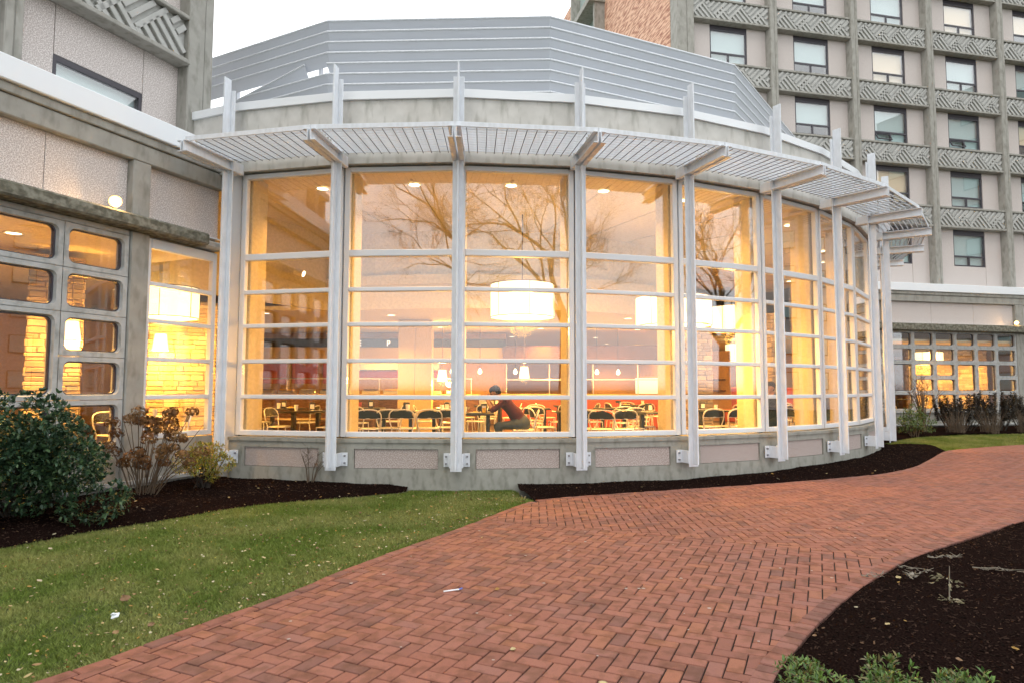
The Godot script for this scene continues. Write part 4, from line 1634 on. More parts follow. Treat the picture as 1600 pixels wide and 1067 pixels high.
func make_chair():
	var o = hold("bistro_chair", self)
	var seat = MB.new()
	seat.cbox(Vector3(-0.20, 0.435, -0.20), Vector3(0.20, 0.455, 0.20), 0.008)
	put("seat", seat, M.chair_metal, o)
	var rim = MB.new()
	var loop = []
	for i in 17:
		var a = TAU * i / 16
		loop.append(Vector3(0.21 * clamp(cos(a) * 1.25, -1, 1), 0.44, 0.21 * clamp(sin(a) * 1.25, -1, 1)))
	rim.tube(loop, 0.012, 6, false)
	put("seat_frame", rim, M.chair_metal, o)
	for s in [-1, 1]:
		var l = MB.new()
		l.tube([Vector3(s * 0.19, 0.44, 0.19), Vector3(s * 0.20, 0.22, 0.205), Vector3(s * 0.215, 0.0, 0.225)], 0.012, 7)
		put("leg", l, M.chair_metal, o)
		var l2 = MB.new()
		l2.tube([Vector3(s * 0.20, 0.44, -0.19), Vector3(s * 0.205, 0.22, -0.215), Vector3(s * 0.215, 0.0, -0.25)], 0.012, 7)
		put("leg", l2, M.chair_metal, o)
	var bk = MB.new()
	var arch = [Vector3(-0.20, 0.44, -0.19), Vector3(-0.235, 0.58, -0.225)]
	for i in 13:
		var a = PI - PI * i / 12
		var cx = cos(a)
		arch.append(Vector3(0.245 * sign(cx) * pow(abs(cx), 0.7), 0.66 + 0.155 * pow(sin(a), 0.7), -0.235 - 0.06 * sin(a)))
	arch.append_array([Vector3(0.235, 0.58, -0.225), Vector3(0.20, 0.44, -0.19)])
	bk.tube(arch, 0.0125, 7)
	put("back_frame", bk, M.chair_metal, o)
	var pn = MB.new()
	for i in 10:
		var u0 = -1.0 + 2.0 * i / 10
		var u1 = -1.0 + 2.0 * (i + 1) / 10
		var h0 = 0.15 * pow(max(1 - u0 * u0, 0.02), 0.4)
		var h1 = 0.15 * pow(max(1 - u1 * u1, 0.02), 0.4)
		var z0 = -0.292 + 0.05 * u0 * u0
		var z1 = -0.292 + 0.05 * u1 * u1
		var q = [Vector3(u0 * 0.228, 0.645, z0 + 0.02), Vector3(u1 * 0.228, 0.645, z1 + 0.02), Vector3(u1 * 0.228, 0.645 + h1, z1), Vector3(u0 * 0.228, 0.645 + h0, z0)]
		var b = Vector3(0, 0, 0.012)
		var mid = (q[0] + q[1] + q[2] + q[3]) / 4 + b / 2
		pn.face([q[0], q[1], q[2], q[3]], mid)
		pn.face([q[0] + b, q[1] + b, q[2] + b, q[3] + b], mid)
		pn.face([q[0], q[1], q[1] + b, q[0] + b], mid)
		pn.face([q[3], q[2], q[2] + b, q[3] + b], mid)
	put("backrest", pn, M.chair_black, o)
	var cr = MB.new()
	cr.tube([Vector3(-0.228, 0.645, -0.225), Vector3(0, 0.645, -0.272), Vector3(0.228, 0.645, -0.225)], 0.008, 6)
	put("crossbar", cr, M.chair_metal, o)
	return o

func make_table():
	var o = hold("dining_table", self)
	var t = MB.new()
	t.cbox(Vector3(-0.39, 0.725, -0.39), Vector3(0.39, 0.76, 0.39), 0.006)
	put("tabletop", t, M.table_black, o)
	for s in [-1, 1]:
		var l = MB.new()
		l.cbox(Vector3(s * 0.27 - 0.035, 0.02, -0.05), Vector3(s * 0.27 + 0.035, 0.725, 0.05), 0.005)
		put("leg", l, M.table_black, o)
		var f = MB.new()
		f.cbox(Vector3(s * 0.27 - 0.035, 0.0, -0.30), Vector3(s * 0.27 + 0.035, 0.03, 0.30), 0.006)
		put("foot", f, M.table_black, o)
	return o

# a body from tapered bones, meshed as surface nets
func skin(bones, cell, blend = 0.03):
	# bones: [a, b, ra, rb, colour]
	var lo = bones[0][0]
	var hi = lo
	for b in bones:
		for e in 2:
			lo = lo.min(b[e] - Vector3.ONE * (b[2 + e] + 0.05))
			hi = hi.max(b[e] + Vector3.ONE * (b[2 + e] + 0.05))
	var n = Vector3i(((hi - lo) / cell).ceil()) + Vector3i.ONE
	var f = PackedFloat32Array()
	f.resize(n.x * n.y * n.z)
	f.fill(9.0)
	var near = PackedFloat32Array()
	near.resize(f.size())
	near.fill(9.0)
	var who = PackedInt32Array()
	who.resize(f.size())
	for bi in bones.size():
		var b = bones[bi]
		var ext = max(b[2], b[3]) + 0.05
		var c0 = Vector3i(((b[0].min(b[1]) - Vector3.ONE * ext - lo) / cell).floor()).clamp(Vector3i.ZERO, n - Vector3i.ONE)
		var c1 = Vector3i(((b[0].max(b[1]) + Vector3.ONE * ext - lo) / cell).ceil()).clamp(Vector3i.ZERO, n - Vector3i.ONE)
		var d = b[1] - b[0]
		var dd = max(d.length_squared(), 1e-9)
		for z in range(c0.z, c1.z + 1):
			for y in range(c0.y, c1.y + 1):
				for x in range(c0.x, c1.x + 1):
					var p = lo + Vector3(x, y, z) * cell
					var t = clamp((p - b[0]).dot(d) / dd, 0.0, 1.0)
					var q = (p - b[0] - d * t).length() - lerp(b[2], b[3], t)
					var i = x + n.x * (y + n.y * z)
					if q < near[i]:
						near[i] = q
						who[i] = bi
					var k = max(blend - abs(f[i] - q), 0.0) / blend
					f[i] = min(f[i], q) - k * k * blend * 0.25
	var m = MB.new()
	m.use_c = true
	var at = {}
	var step = [1, n.x, n.x * n.y]
	for z in n.z - 1:
		for y in n.y - 1:
			for x in n.x - 1:
				var i = x + n.x * (y + n.y * z)
				var v = [f[i], f[i + 1], f[i + n.x], f[i + n.x + 1], f[i + step[2]], f[i + step[2] + 1], f[i + step[2] + n.x], f[i + step[2] + n.x + 1]]
				var neg = 0
				for e in v:
					if e < 0: neg += 1
				if neg == 0 or neg == 8:
					continue
				var sum = Vector3.ZERO
				var cnt = 0
				for e in [[0, 1], [2, 3], [4, 5], [6, 7], [0, 2], [1, 3], [4, 6], [5, 7], [0, 4], [1, 5], [2, 6], [3, 7]]:
					var a = v[e[0]]
					var b = v[e[1]]
					if (a < 0) != (b < 0):
						var t = a / (a - b)
						var pa = Vector3(e[0] & 1, (e[0] >> 1) & 1, e[0] >> 2)
						var pb = Vector3(e[1] & 1, (e[1] >> 1) & 1, e[1] >> 2)
						sum += pa.lerp(pb, t)
						cnt += 1
				at[i] = m.v.size()
				m.v.append(lo + (Vector3(x, y, z) + sum / cnt) * cell)
				m.n.append(Vector3(v[1] - v[0] + v[3] - v[2] + v[5] - v[4] + v[7] - v[6], v[2] - v[0] + v[3] - v[1] + v[6] - v[4] + v[7] - v[5], v[4] - v[0] + v[5] - v[1] + v[6] - v[2] + v[7] - v[3]).normalized())
				m.c.append(bones[who[i]][4])
	for z in range(1, n.z - 1):
		for y in range(1, n.y - 1):
			for x in range(1, n.x - 1):
				var i = x + n.x * (y + n.y * z)
				for a in 3:
					var j = i + step[a]
					if (f[i] < 0) == (f[j] < 0):
						continue
					var u = step[(a + 1) % 3]
					var w = step[(a + 2) % 3]
					var q = [i, i - u, i - u - w, i - w]
					if not (at.has(q[0]) and at.has(q[1]) and at.has(q[2]) and at.has(q[3])):
						continue
					var o = [at[q[0]], at[q[1]], at[q[2]], at[q[3]]]
					if f[i] < 0:
						o = [o[0], o[3], o[2], o[1]]
					for e in [o[0], o[1], o[2], o[0], o[2], o[3]]:
						m.ix.append(e)
	return m

func hand(wrist, dir, palm_n, side, tone):
	# palm and five bent fingers, thumb from the side of the palm
	var x = dir.cross(palm_n).normalized() * side
	var out = [[wrist, wrist + dir * 0.04, 0.026, 0.03, tone]]
	for i in 4:
		var k = (i - 1.5) * 0.021
		var base = wrist + dir * 0.085 + x * k
		out.append([wrist + dir * 0.03 + x * k * 0.7, base, 0.017, 0.012, tone])
		var l = [0.062, 0.072, 0.068, 0.052][i]
		var mid = base + (dir * 0.8 + palm_n * 0.6).normalized() * l * 0.55
		out.append([base, mid, 0.0095, 0.009, tone])
		out.append([mid, mid + (dir * 0.2 + palm_n).normalized() * l * 0.5, 0.009, 0.008, tone])
	var tb = wrist + dir * 0.03 - x * 0.03
	var tm = tb + (dir * 0.7 - x * 0.7 + palm_n * 0.3).normalized() * 0.04
	out.append([tb, tm, 0.013, 0.0105, tone])
	out.append([tm, tm + (dir * 0.9 + palm_n * 0.4 + x * 0.2).normalized() * 0.032, 0.0105, 0.009, tone])
	return out

func seated_person(at, turn, lean, shirt, trousers, sleeve, hair, long_hair, reach, label):
	# faces +z before it is turned; feet on the floor, hips on the seat
	var o = hold("person", self, Transform3D(Basis(Vector3.UP, turn), at))
	tag(o, label, "person", "diners")
	var skin_c = Color(0.36, 0.20, 0.13)
	var pel = Vector3(0, 0.545, -0.02)
	var bel = Vector3(0, 0.74, lean * 0.28)
	var che = Vector3(0, 0.96 - lean * 0.10, lean * 0.72)
	var nec = Vector3(0, 1.12 - lean * 0.16, lean * 0.98)
	var hed = nec + Vector3(0, 0.155 - lean * 0.16, 0.03 + lean * 0.18)
	var shoe = Color(0.02, 0.02, 0.02)
	var B = []
	for s in [-1, 1]:
		B.append([pel + Vector3(s * 0.075, 0, 0), pel + Vector3(s * 0.08, 0.0, 0.08), 0.115, 0.098, trousers])
		B.append([pel + Vector3(s * 0.085, 0.0, 0.04), Vector3(s * 0.12, 0.515, 0.44), 0.092, 0.064, trousers])
		B.append([Vector3(s * 0.12, 0.505, 0.44), Vector3(s * 0.13, 0.10, 0.40), 0.06, 0.042, trousers])
		B.append([Vector3(s * 0.13, 0.045, 0.38), Vector3(s * 0.14, 0.035, 0.55), 0.042, 0.033, shoe])
		var sh = che + Vector3(s * 0.165, 0.075, 0.0)
		var elb = Vector3(s * 0.25, 0.83, che.z + 0.20)
		var wri = Vector3(s * 0.075, 0.86, che.z + 0.36) if not reach else Vector3(s * 0.075, hed.y - 0.13, hed.z + 0.16)
		if reach:
			elb = Vector3(s * 0.22, 0.82, che.z + 0.24)
		B.append([che + Vector3(s * 0.05, 0.09, 0), sh, 0.075, 0.062, shirt])
		B.append([sh, elb, 0.058, 0.042, shirt])
		B.append([elb, wri, 0.040, 0.027, shirt if sleeve else skin_c])
		var hd = hand(wri, (Vector3(-s * 0.02, 0.05, 0.1) if not reach else Vector3(-s * 0.05, 0.09, -0.02)).normalized(), (Vector3(0, -1, 0.1) if not reach else Vector3(-s * 0.9, 0.0, -0.4)).normalized(), s, skin_c)
		put("hand", skin(hd, 0.0085, 0.012), M.cloth, o)
	B.append([pel, bel, 0.135, 0.135, shirt])
	B.append([pel + Vector3(0, 0.0, 0), pel + Vector3(0, 0.03, 0.0), 0.14, 0.14, trousers])
	for s in [-1, 1]:
		B.append([bel + Vector3(s * 0.05, 0, 0), che + Vector3(s * 0.07, 0.02, 0), 0.115, 0.115, shirt])
	B.append([nec - Vector3(0, 0.05, 0.02), nec + (hed - nec) * 0.4, 0.056, 0.052, skin_c])
	put("body", skin(B, 0.021, 0.05), M.cloth, o)
	# head: skull, jaw, nose, ears, eyes and lips, with hair over it
	var tilt = Basis(Vector3.RIGHT, lean * 1.5)
	var G = [[hed + tilt * Vector3(0, 0.025, -0.018), hed + tilt * Vector3(0, 0.02, 0.015), 0.083, 0.078, skin_c], [hed + tilt * Vector3(0, -0.03, 0.03), hed + tilt * Vector3(0, -0.075, 0.05), 0.058, 0.036, skin_c], [hed + tilt * Vector3(0, 0.01, 0.092), hed + tilt * Vector3(0, -0.022, 0.108), 0.010, 0.014, skin_c]]
	for s in [-1, 1]:
		G.append([hed + tilt * Vector3(s * 0.08, 0.005, 0.0), hed + tilt * Vector3(s * 0.083, -0.02, 0.0), 0.016, 0.012, skin_c])
		G.append([hed + tilt * Vector3(s * 0.032, 0.012, 0.084), hed + tilt * Vector3(s * 0.034, 0.012, 0.084), 0.0115, 0.0115, Color(0.05, 0.035, 0.03)])
		G.append([hed + tilt * Vector3(s * 0.018, 0.032, 0.088), hed + tilt * Vector3(s * 0.045, 0.033, 0.078), 0.006, 0.006, Color(0.02, 0.016, 0.014)])
	G.append([hed + tilt * Vector3(-0.02, -0.058, 0.083), hed + tilt * Vector3(0.02, -0.058, 0.083), 0.008, 0.008, Color(0.30, 0.10, 0.08)])
	put("head", skin(G, 0.009, 0.015), M.cloth, o)
	var Hh = [[hed + tilt * Vector3(0, 0.045, -0.03), hed + tilt * Vector3(0, 0.06, 0.02), 0.088, 0.074, hair], [hed + tilt * Vector3(0, 0.0, -0.045), hed + tilt * Vector3(0, -0.04, -0.05), 0.072, 0.05, hair]]
	for s in [-1, 1]:
		Hh.append([hed + tilt * Vector3(s * 0.06, 0.05, -0.01), hed + tilt * Vector3(s * 0.07, -0.01, -0.02), 0.036, 0.024, hair])
		if long_hair:
			Hh.append([hed + tilt * Vector3(s * 0.066, 0.03, 0.0), hed + Vector3(s * 0.085, -0.24, 0.03), 0.036, 0.03, hair])
	if long_hair:
		Hh.append([hed + Vector3(0, 0.0, -0.05), hed + Vector3(0, -0.25, -0.07), 0.07, 0.06, hair])
	put("hair", skin(Hh, 0.011, 0.02), M.cloth, o)
	return o

func interior():
	# lamps
	drum_lamp(Vector3(0.215, 3.03, -13.6), 0.66, 0.68, CEIL, "large white drum pendant hanging above the diner in the maroon shirt")
	drum_lamp(Vector3(3.15, 2.78, -12.75), 0.72, 0.55, CEIL, "white drum pendant hanging close to the glass by a canopy post")
	drum_lamp(Vector3(5.75, 3.02, -16.7), 0.70, 0.60, CEIL, "white drum pendant hanging beside the square stone pillar")
	drum_lamp(Vector3(8.9, 2.62, -25.2), 0.66, 0.62, CORE_CEIL, "white drum pendant hanging deep in the hall under the low ceiling")
	drum_lamp(Vector3(-6.35, 2.84, -12.05), 0.52, 0.56, 3.9, "white drum pendant in the wing window with the seated person")
	drum_lamp(Vector3(18.6, 2.62, -29.4), 0.62, 0.55, CORE_CEIL, "white drum pendant behind the lattice windows under the dormitory tower")
	drum_lamp(Vector3(13.6, 2.62, -27.6), 0.62, 0.55, CORE_CEIL, "white drum pendant behind the lattice windows beside the canopy posts")
	for i in 12:
		var q = ring_pt(i + 0.5, 10.62, CEIL + 0.004)
		ceiling_light(q, 4.0, "round recessed light in the high ceiling just inside the glass", "recessed lights of the high ceiling")
	for i in 6:
		for j in 4:
			var p = Vector2(-6.2 + 3.1 * i + (j % 2) * 0.9, -16.4 - 3.4 * j - 0.35 * i)
			if p.y < -24.0 - 0.45 * (p.x + 6.0):
				continue
			ceiling_light(Vector3(p.x, CORE_CEIL - 0.002, p.y), 9.5, "round recessed light in the low ceiling of the inner hall", "recessed lights of the low ceiling")
	for p in [Vector2(-2.4, -1.6), Vector2(-3.9, -1.6), Vector2(-2.6, -4.0), Vector2(-4.6, -4.2), Vector2(-0.4, -3.6), Vector2(2.2, -5.5)]:
		var w = FL * Vector3(p.x, 3.857, p.y)
		ceiling_light(w, 14.0, "round recessed light in the ceiling behind the lattice windows by the shrub", "recessed lights of the near wing")
	for i in 4:
		var w = FR * Vector3(-4.0 + 2.6 * i, CORE_CEIL - 0.002, -2.2)
		ceiling_light(w, 14.0, "round recessed light in the ceiling behind the lattice windows under the tower", "recessed lights of the far wing")
	# small spot on the ceiling of the first bay
	var sp = hold("track_spot", self, Transform3D(Basis(Vector3.UP, 0.5), Vector3(-4.6, 4.05, -14.3)))
	tag(sp, "small cylindrical spotlight on the bulkhead of the rotunda's end bay", "spotlight")
	var cy = MB.new()
	cy.tube([Vector3(-0.16, 0.06, -0.05), Vector3(0.0, 0.0, 0.05)], 0.075, 14)
	put("lamp_housing", cy, M.tan_wall, sp)
	var ds = MB.new()
	ds.tube([Vector3(0.001, 0.0, 0.0507), Vector3(0.011, -0.004, 0.057)], 0.064, 14)
	put("lamp_disc", ds, M.disc_glow, sp)
	var br = MB.new()
	br.tube([Vector3(-0.09, 0.03, 0.0), Vector3(-0.09, 0.05, -0.62)], 0.015, 6)
	put("bracket", br, M.tan_wall, sp)
	# pillars
	stone_pillar(Vector3(-6.9, FLOOR, -13.75), 0.46, 1.25, 0.55, 3.0, "broad stone pillar behind the wing window with mullions", true)
	stone_pillar(Vector3(-7.75, FLOOR, -11.1), 0.6, 0.75, 0.6, 3.4, "narrow stone pillar behind the round-cornered lattice windows by the shrub", true)
	stone_pillar(Vector3(4.5, FLOOR, -16.4), 0.25, 0.70, 0.70, CORE_CEIL - FLOOR - 0.05, "square stone pillar behind the pair of empty chairs", true)
	stone_pillar(Vector3(5.9, FLOOR, -14.9), 0.4, 0.42, 0.42, 2.9, "slim stone pillar behind the diner in dark clothes", false)
	stone_pillar(Vector3(20.2, FLOOR, -30.6), -0.22, 3.2, 0.5, CORE_CEIL - FLOOR - 0.05, "wide stone wall pier behind the far lattice windows", false)
	# serving counter
	var c = hold("serving_counter", self, Transform3D(Basis(), Vector3(-4.6, FLOOR, -19.6)))
	tag(c, "long wood-fronted serving counter with glass sneeze guard at the back of the hall", "counter")
	bar("front_panel", Vector3(-3.6, 0, -0.4), Vector3(3.6, 0.98, 0.35), M.walnut, c, 0.01)
	bar("worktop", Vector3(-3.65, 0.982, -0.45), Vector3(3.65, 1.03, 0.42), M.oak, c, 0.01)
	var gl = MB.new()
	gl.box(Vector3(-3.4, 1.12, 0.2), Vector3(3.4, 1.46, 0.208))
	put("sneeze_guard", gl, M.glass, c)
	for i in 6:
		var m = MB.new()
		m.tube([Vector3(-3.4 + 1.36 * i, 1.03, 0.19), Vector3(-3.4 + 1.36 * i, 1.48, 0.19)], 0.015, 6)
		put("guard_post", m, M.steel, c)
	bar("heat_shelf", Vector3(-3.4, 1.47, -0.15), Vector3(3.4, 1.50, 0.25), M.steel, c, 0.004)
	for i in 11:
		var t = hold("food_tray", self, Transform3D(Basis(), Vector3(-7.9 + 0.62 * i, FLOOR + 1.031, -19.55)))
		tag(t, "steel food tray set out on the serving counter", "tray", "food trays on the serving counter")
		bar("pan", Vector3(-0.24, 0, -0.15), Vector3(0.24, 0.11, 0.15), M.steel, t, 0.01)
		bar("food", Vector3(-0.2, 0.111, -0.12), Vector3(0.2, 0.14, 0.12), [M.red_panel, M.walnut, M.juice, M.napkin, M.plastic_dark][i % 5], t, 0.012)
	var c2 = hold("serving_counter", self, Transform3D(Basis(Vector3.UP, -0.18), Vector3(2.6, FLOOR, -21.0)))
	tag(c2, "serving counter with red front and steel shelf before the menu board", "counter")
	bar("front_panel", Vector3(-2.9, 0, -0.4), Vector3(2.9, 0.98, 0.35), M.red_panel, c2, 0.01)
	bar("worktop", Vector3(-2.95, 0.982, -0.45), Vector3(2.95, 1.03, 0.42), M.oak, c2, 0.01)
	bar("heat_shelf", Vector3(-2.8, 1.47, -0.15), Vector3(2.8, 1.50, 0.25), M.steel, c2, 0.004)
	bar("header", Vector3(-2.9, 2.05, -0.3), Vector3(2.9, 2.55, 0.3), M.walnut, c2, 0.01)
	for i in 5:
		var m = MB.new()
		m.tube([Vector3(-2.8 + 1.4 * i, 1.03, 0.1), Vector3(-2.8 + 1.4 * i, 2.05, 0.1)], 0.018, 6)
		put("guard_post", m, M.steel, c2)
	# booth bench in front of it, seen through the first bays
	var bo = hold("booth_bench", self, Transform3D(Basis(), Vector3(-5.4, FLOOR, -17.0)))
	tag(bo, "long brown upholstered booth bench in front of the serving counter", "bench")
	bar("seat", Vector3(-1.9, 0, -0.1), Vector3(1.9, 0.45, 0.42), M.walnut, bo, 0.04)
	bar("backrest", Vector3(-1.9, 0, -0.3), Vector3(1.9, 0.98, -0.102), M.walnut, bo, 0.04)
	# kitchen front behind the counter
	var kw = hold("servery_wall", self, Transform3D(Basis(), Vector3(-4.6, FLOOR, -22.3)))
	tag(kw, "servery wall with black sign band, red panels and steel hood behind the counter", "partition wall")
	bar("wall", Vector3(-4.4, 0, -0.15), Vector3(4.4, CORE_CEIL - FLOOR - 0.02, 0), M.amber_wall, kw, 0.01)
	bar("sign_band", Vector3(-4.4, 2.55, 0.5), Vector3(4.4, 2.82, 0.56), M.sign_black, kw, 0.004)
	bar("soffit", Vector3(-4.4, 2.10, 0.001), Vector3(4.4, 2.54, 0.62), M.oak, kw, 0.01)
	for i in 3:
		bar("red_panel", Vector3(-3.9 + 1.05 * i, 1.35, 0.002), Vector3(-3.05 + 1.05 * i, 2.09, 0.05), M.red_panel, kw, 0.01)
	bar("red_strip", Vector3(-0.7, 1.55, 0.002), Vector3(2.3, 1.78, 0.06), M.red_panel, kw, 0.01)
	bar("hood", Vector3(-0.6, 1.78, 0.002), Vector3(2.2, 2.08, 0.55), M.steel, kw, 0.03)
	bar("range", Vector3(-3.8, 0.0, 0.002), Vector3(3.9, 0.95, 0.6), M.steel, kw, 0.02)
	for i in 3:
		var tm = TextMesh.new()
		tm.text = ["E", "P", "F"][i]
		tm.font_size = 30
		tm.pixel_size = 0.0075
		tm.depth = 0.02
		put("letter", tm, M.white_letter, kw, Transform3D(Basis(), Vector3(-0.35 + 0.95 * i - 0.1, 2.685, 0.575)))
	# panelled oak block
	var ob = hold("oak_partition", self, Transform3D(Basis(), Vector3(-2.65, FLOOR, -17.9)))
	tag(ob, "floor-to-ceiling pale oak panelled block beside the serving counter", "partition")
	for i in 2:
		bar("oak_panel", Vector3(-0.46 + 0.46 * i + 0.003, 0, -0.4), Vector3(0.46 * i - 0.003, CORE_CEIL - FLOOR - 0.02, 0.0), M.oak, ob, 0.006)
	# bare bulbs over the counter
	for i in 6:
		var bx = [-3.1, -1.75, -0.95, 0.1, 2.6, 3.3][i]
		var bl = hold("bulb_pendant", self, Transform3D(Basis(), Vector3(bx, 2.05, -18.9 - 0.3 * i)))
		tag(bl, "bare bulb hanging on a thin cord by the serving counter", "pendant lamp", "bulbs over the serving counter")
		var bm = MB.new()
		bm.lathe([Vector2(0.001, -0.075), Vector2(0.045, -0.055), Vector2(0.062, -0.01), Vector2(0.045, 0.045), Vector2(0.022, 0.09), Vector2(0.001, 0.1)], 14)
		put("bulb", bm, M.disc_glow, bl)
		var cm = MB.new()
		cm.tube([Vector3(0, 0.09, 0), Vector3(0, CORE_CEIL - 2.05, 0)], 0.008, 5)
		put("cord", cm, M.sign_black, bl)
		omni(bl, Vector3(0, 0, 0), 0.5, 0.05)
	# cone lamps
	for e in [[Vector3(-1.95, 1.75, -18.4), "white cone lamp beside the oak block"], [Vector3(0.35, 1.85, -18.6), "white cone lamp behind the diner in the maroon shirt"], [Vector3(-7.35, 2.35, -10.9), "white cone lamp on the narrow stone pillar"], [Vector3(-6.95, 2.3, -12.95), "white cone lamp before the broad stone pillar"]]:
		var cl = hold("cone_lamp", self, Transform3D(Basis(), e[0]))
		tag(cl, e[1], "lamp", "cone lamps in the dining hall")
		var cm = MB.new()
		cm.lathe([Vector2(0.15, 0.0), Vector2(0.105, 0.32)], 24)
		put("lamp_shade", cm, M.shade_glow, cl)
		var rm = MB.new()
		rm.tube([Vector3(0, 0.3, 0), Vector3(0, CORE_CEIL - e[0].y, 0)], 0.01, 5)
		put("rod", rm, M.bronze, cl)
		omni(cl, Vector3(0, -0.06, 0), 2.2, 0.1)
	# right-hand side: back counter, menu boards, red booths
	var mb = hold("menu_board", self, Transform3D(Basis(Vector3.UP, -0.3), Vector3(5.6, FLOOR, -25.0)))
	tag(mb, "bright menu board on a grey partition behind the far chairs", "menu board")
	bar("board", Vector3(-0.9, 1.0, -0.06), Vector3(0.2, 1.6, 0.0), M.screen_glow, mb, 0.01)
	bar("screen_back", Vector3(-2.6, 0.0, -0.3), Vector3(2.6, 2.6, -0.061), M.amber_wall, mb, 0.01)
	bar("shelf", Vector3(0.6, 1.5, -0.06), Vector3(2.4, 1.56, 0.2), M.walnut, mb, 0.005)
	bar("shelf", Vector3(0.6, 1.1, -0.06), Vector3(2.4, 1.16, 0.2), M.walnut, mb, 0.005)
	for i in 4:
		var b2 = hold("booth", self, Transform3D(Basis(Vector3.UP, -0.3), Vector3(8.4 + 1.5 * i, FLOOR, -24.3 - 0.9 * i)))
		tag(b2, "red high-backed booth seat at the back of the hall", "booth", "red booths at the back")
		bar("seat", Vector3(-0.6, 0, -0.1), Vector3(0.6, 0.45, 0.4), M.red_panel, b2, 0.03)
		bar("backrest", Vector3(-0.6, 0, -0.28), Vector3(0.6, 1.25, -0.102), M.red_panel, b2, 0.03)
	# tables and chairs
	var tabs = [[-0.72, -12.5, 0.0, "..", "black dining table where the diner in the maroon shirt eats"], [-2.35, -13.55, 0.06, "n.", ""], [-1.35, -13.75, 0.0, "n.", ""], [-4.15, -13.3, -0.2, "ew", ""], [1.25, -13.5, 0.1, "nw", ""], [2.85, -13.2, 0.25, "sw", ""], [4.35, -14.35, 0.35, "n.", ""], [5.0, -14.2, 0.4, "", ""], [-5.2, -15.0, -0.2, "ew", ""], [-3.4, -15.4, 0.0, "ewn", ""], [-1.4, -15.5, 0.0, "ewn", ""], [0.5, -15.4, 0.0, "ens", ""], [2.4, -15.6, 0.2, "ewn", ""], [6.4, -16.9, 0.5, "ewn", ""], [-0.6, -17.4, 0.0, "ewns", ""], [1.5, -17.5, 0.0, "ewns", ""], [3.4, -18.3, 0.2, "ewns", ""], [7.2, -18.9, 0.6, "ewn", ""], [15.2, -28.6, -0.22, "ew", ""], [17.2, -28.9, -0.22, "ew", ""], [-6.0, -10.6, 0.4, "", "black dining table in the wing window with the seated person"]]
	var table0 = make_table()
	var chair0 = make_chair()
	var first = [true, true]
	var place_chair = func(p, turn, label, group):
		var o = chair0
		if first[1]:
			first[1] = false
		else:
			o = chair0.duplicate()
			o.name = numbered("bistro_chair")
			add_child(o)
		o.position = p
		o.rotation.y = turn
		tag(o, label, "chair", group)
	for e in tabs:
		if e[0] == 5.0:
			continue
		var o = table0
		if first[0]:
			first[0] = false
		else:
			o = table0.duplicate()
			o.name = numbered("dining_table")
			add_child(o)
		o.position = Vector3(e[0], FLOOR, e[1])
		o.rotation.y = e[2]
		var near = e[1] > -14.5 and e[1] > -20
		tag(o, e[4] if e[4] else ("black square dining table with empty chairs close to the rotunda glass" if near else "black square dining table standing deeper in the dining hall"), "table", "tables close to the glass" if near else "tables deeper in the hall")
		for ch in e[3]:
			var dirs = {"n": 0.0, "s": PI, "e": PI / 2, "w": -PI / 2}
			if not dirs.has(ch):
				continue
			var a = dirs[ch] + e[2] + rng.randf_range(-0.14, 0.14)
			var out = Vector3(sin(a), 0, cos(a))
			place_chair.call(Vector3(e[0], FLOOR, e[1]) + out * rng.randf_range(0.50, 0.62), a + PI, "aluminium bistro chair with black back close to the rotunda glass" if near else "aluminium bistro chair with black back deeper in the dining hall", "chairs close to the glass" if near else "chairs deeper in the hall")
		# what stands on the table
		if rng.randf() < 0.75:
			var at = Vector3(e[0] + rng.randf_range(-0.2, 0.2), FLOOR + 0.761, e[1] + rng.randf_range(-0.2, 0.1))
			var nd = hold("napkin_box", self, Transform3D(Basis(Vector3.UP, rng.randf()), at))
			tag(nd, "dark napkin dispenser standing on a black dining table", "napkin dispenser", "napkin dispensers")
			bar("case", Vector3(-0.055, 0, -0.05), Vector3(0.055, 0.17, 0.05), M.plastic_dark, nd, 0.008)
			bar("napkin", Vector3(-0.04, 0.04, 0.0505), Vector3(0.04, 0.13, 0.056), M.napkin, nd, 0.002)
		if e[1] > -19.0 and e[0] < 9.0:
			for q in 2:
				var pa = rng.randf() * TAU
				var at2 = Vector3(e[0] + cos(pa) * 0.24, FLOOR + 0.7605, e[1] + sin(pa) * 0.24)
				if q == 0:
					var pl = hold("plate", self, Transform3D(Basis(), at2))
					tag(pl, "white plate left on a black dining table", "plate", "plates on the dining tables")
					var pm = MB.new()
					pm.lathe([Vector2(0.001, 0.004), Vector2(0.07, 0.004), Vector2(0.118, 0.02), Vector2(0.12, 0.016), Vector2(0.07, 0.0), Vector2(0.001, 0.0)], 20)
					put("dish", pm, M.napkin, pl)
					bar("food", Vector3(-0.05, 0.005, -0.04), Vector3(0.04, 0.035, 0.045), M.walnut if rng.randf() < 0.5 else M.juice, pl, 0.012)
				else:
					var cp = hold("paper_cup", self, Transform3D(Basis(), at2))
					tag(cp, "pale drinking cup standing on a black dining table", "cup", "cups on the dining tables")
					var cm = MB.new()
					cm.lathe([Vector2(0.001, 0.0), Vector2(0.03, 0.0), Vector2(0.042, 0.12), Vector2(0.040, 0.12), Vector2(0.029, 0.006)], 16)
					put("cup_wall", cm, M.napkin if rng.randf() < 0.6 else M.red_panel, cp)
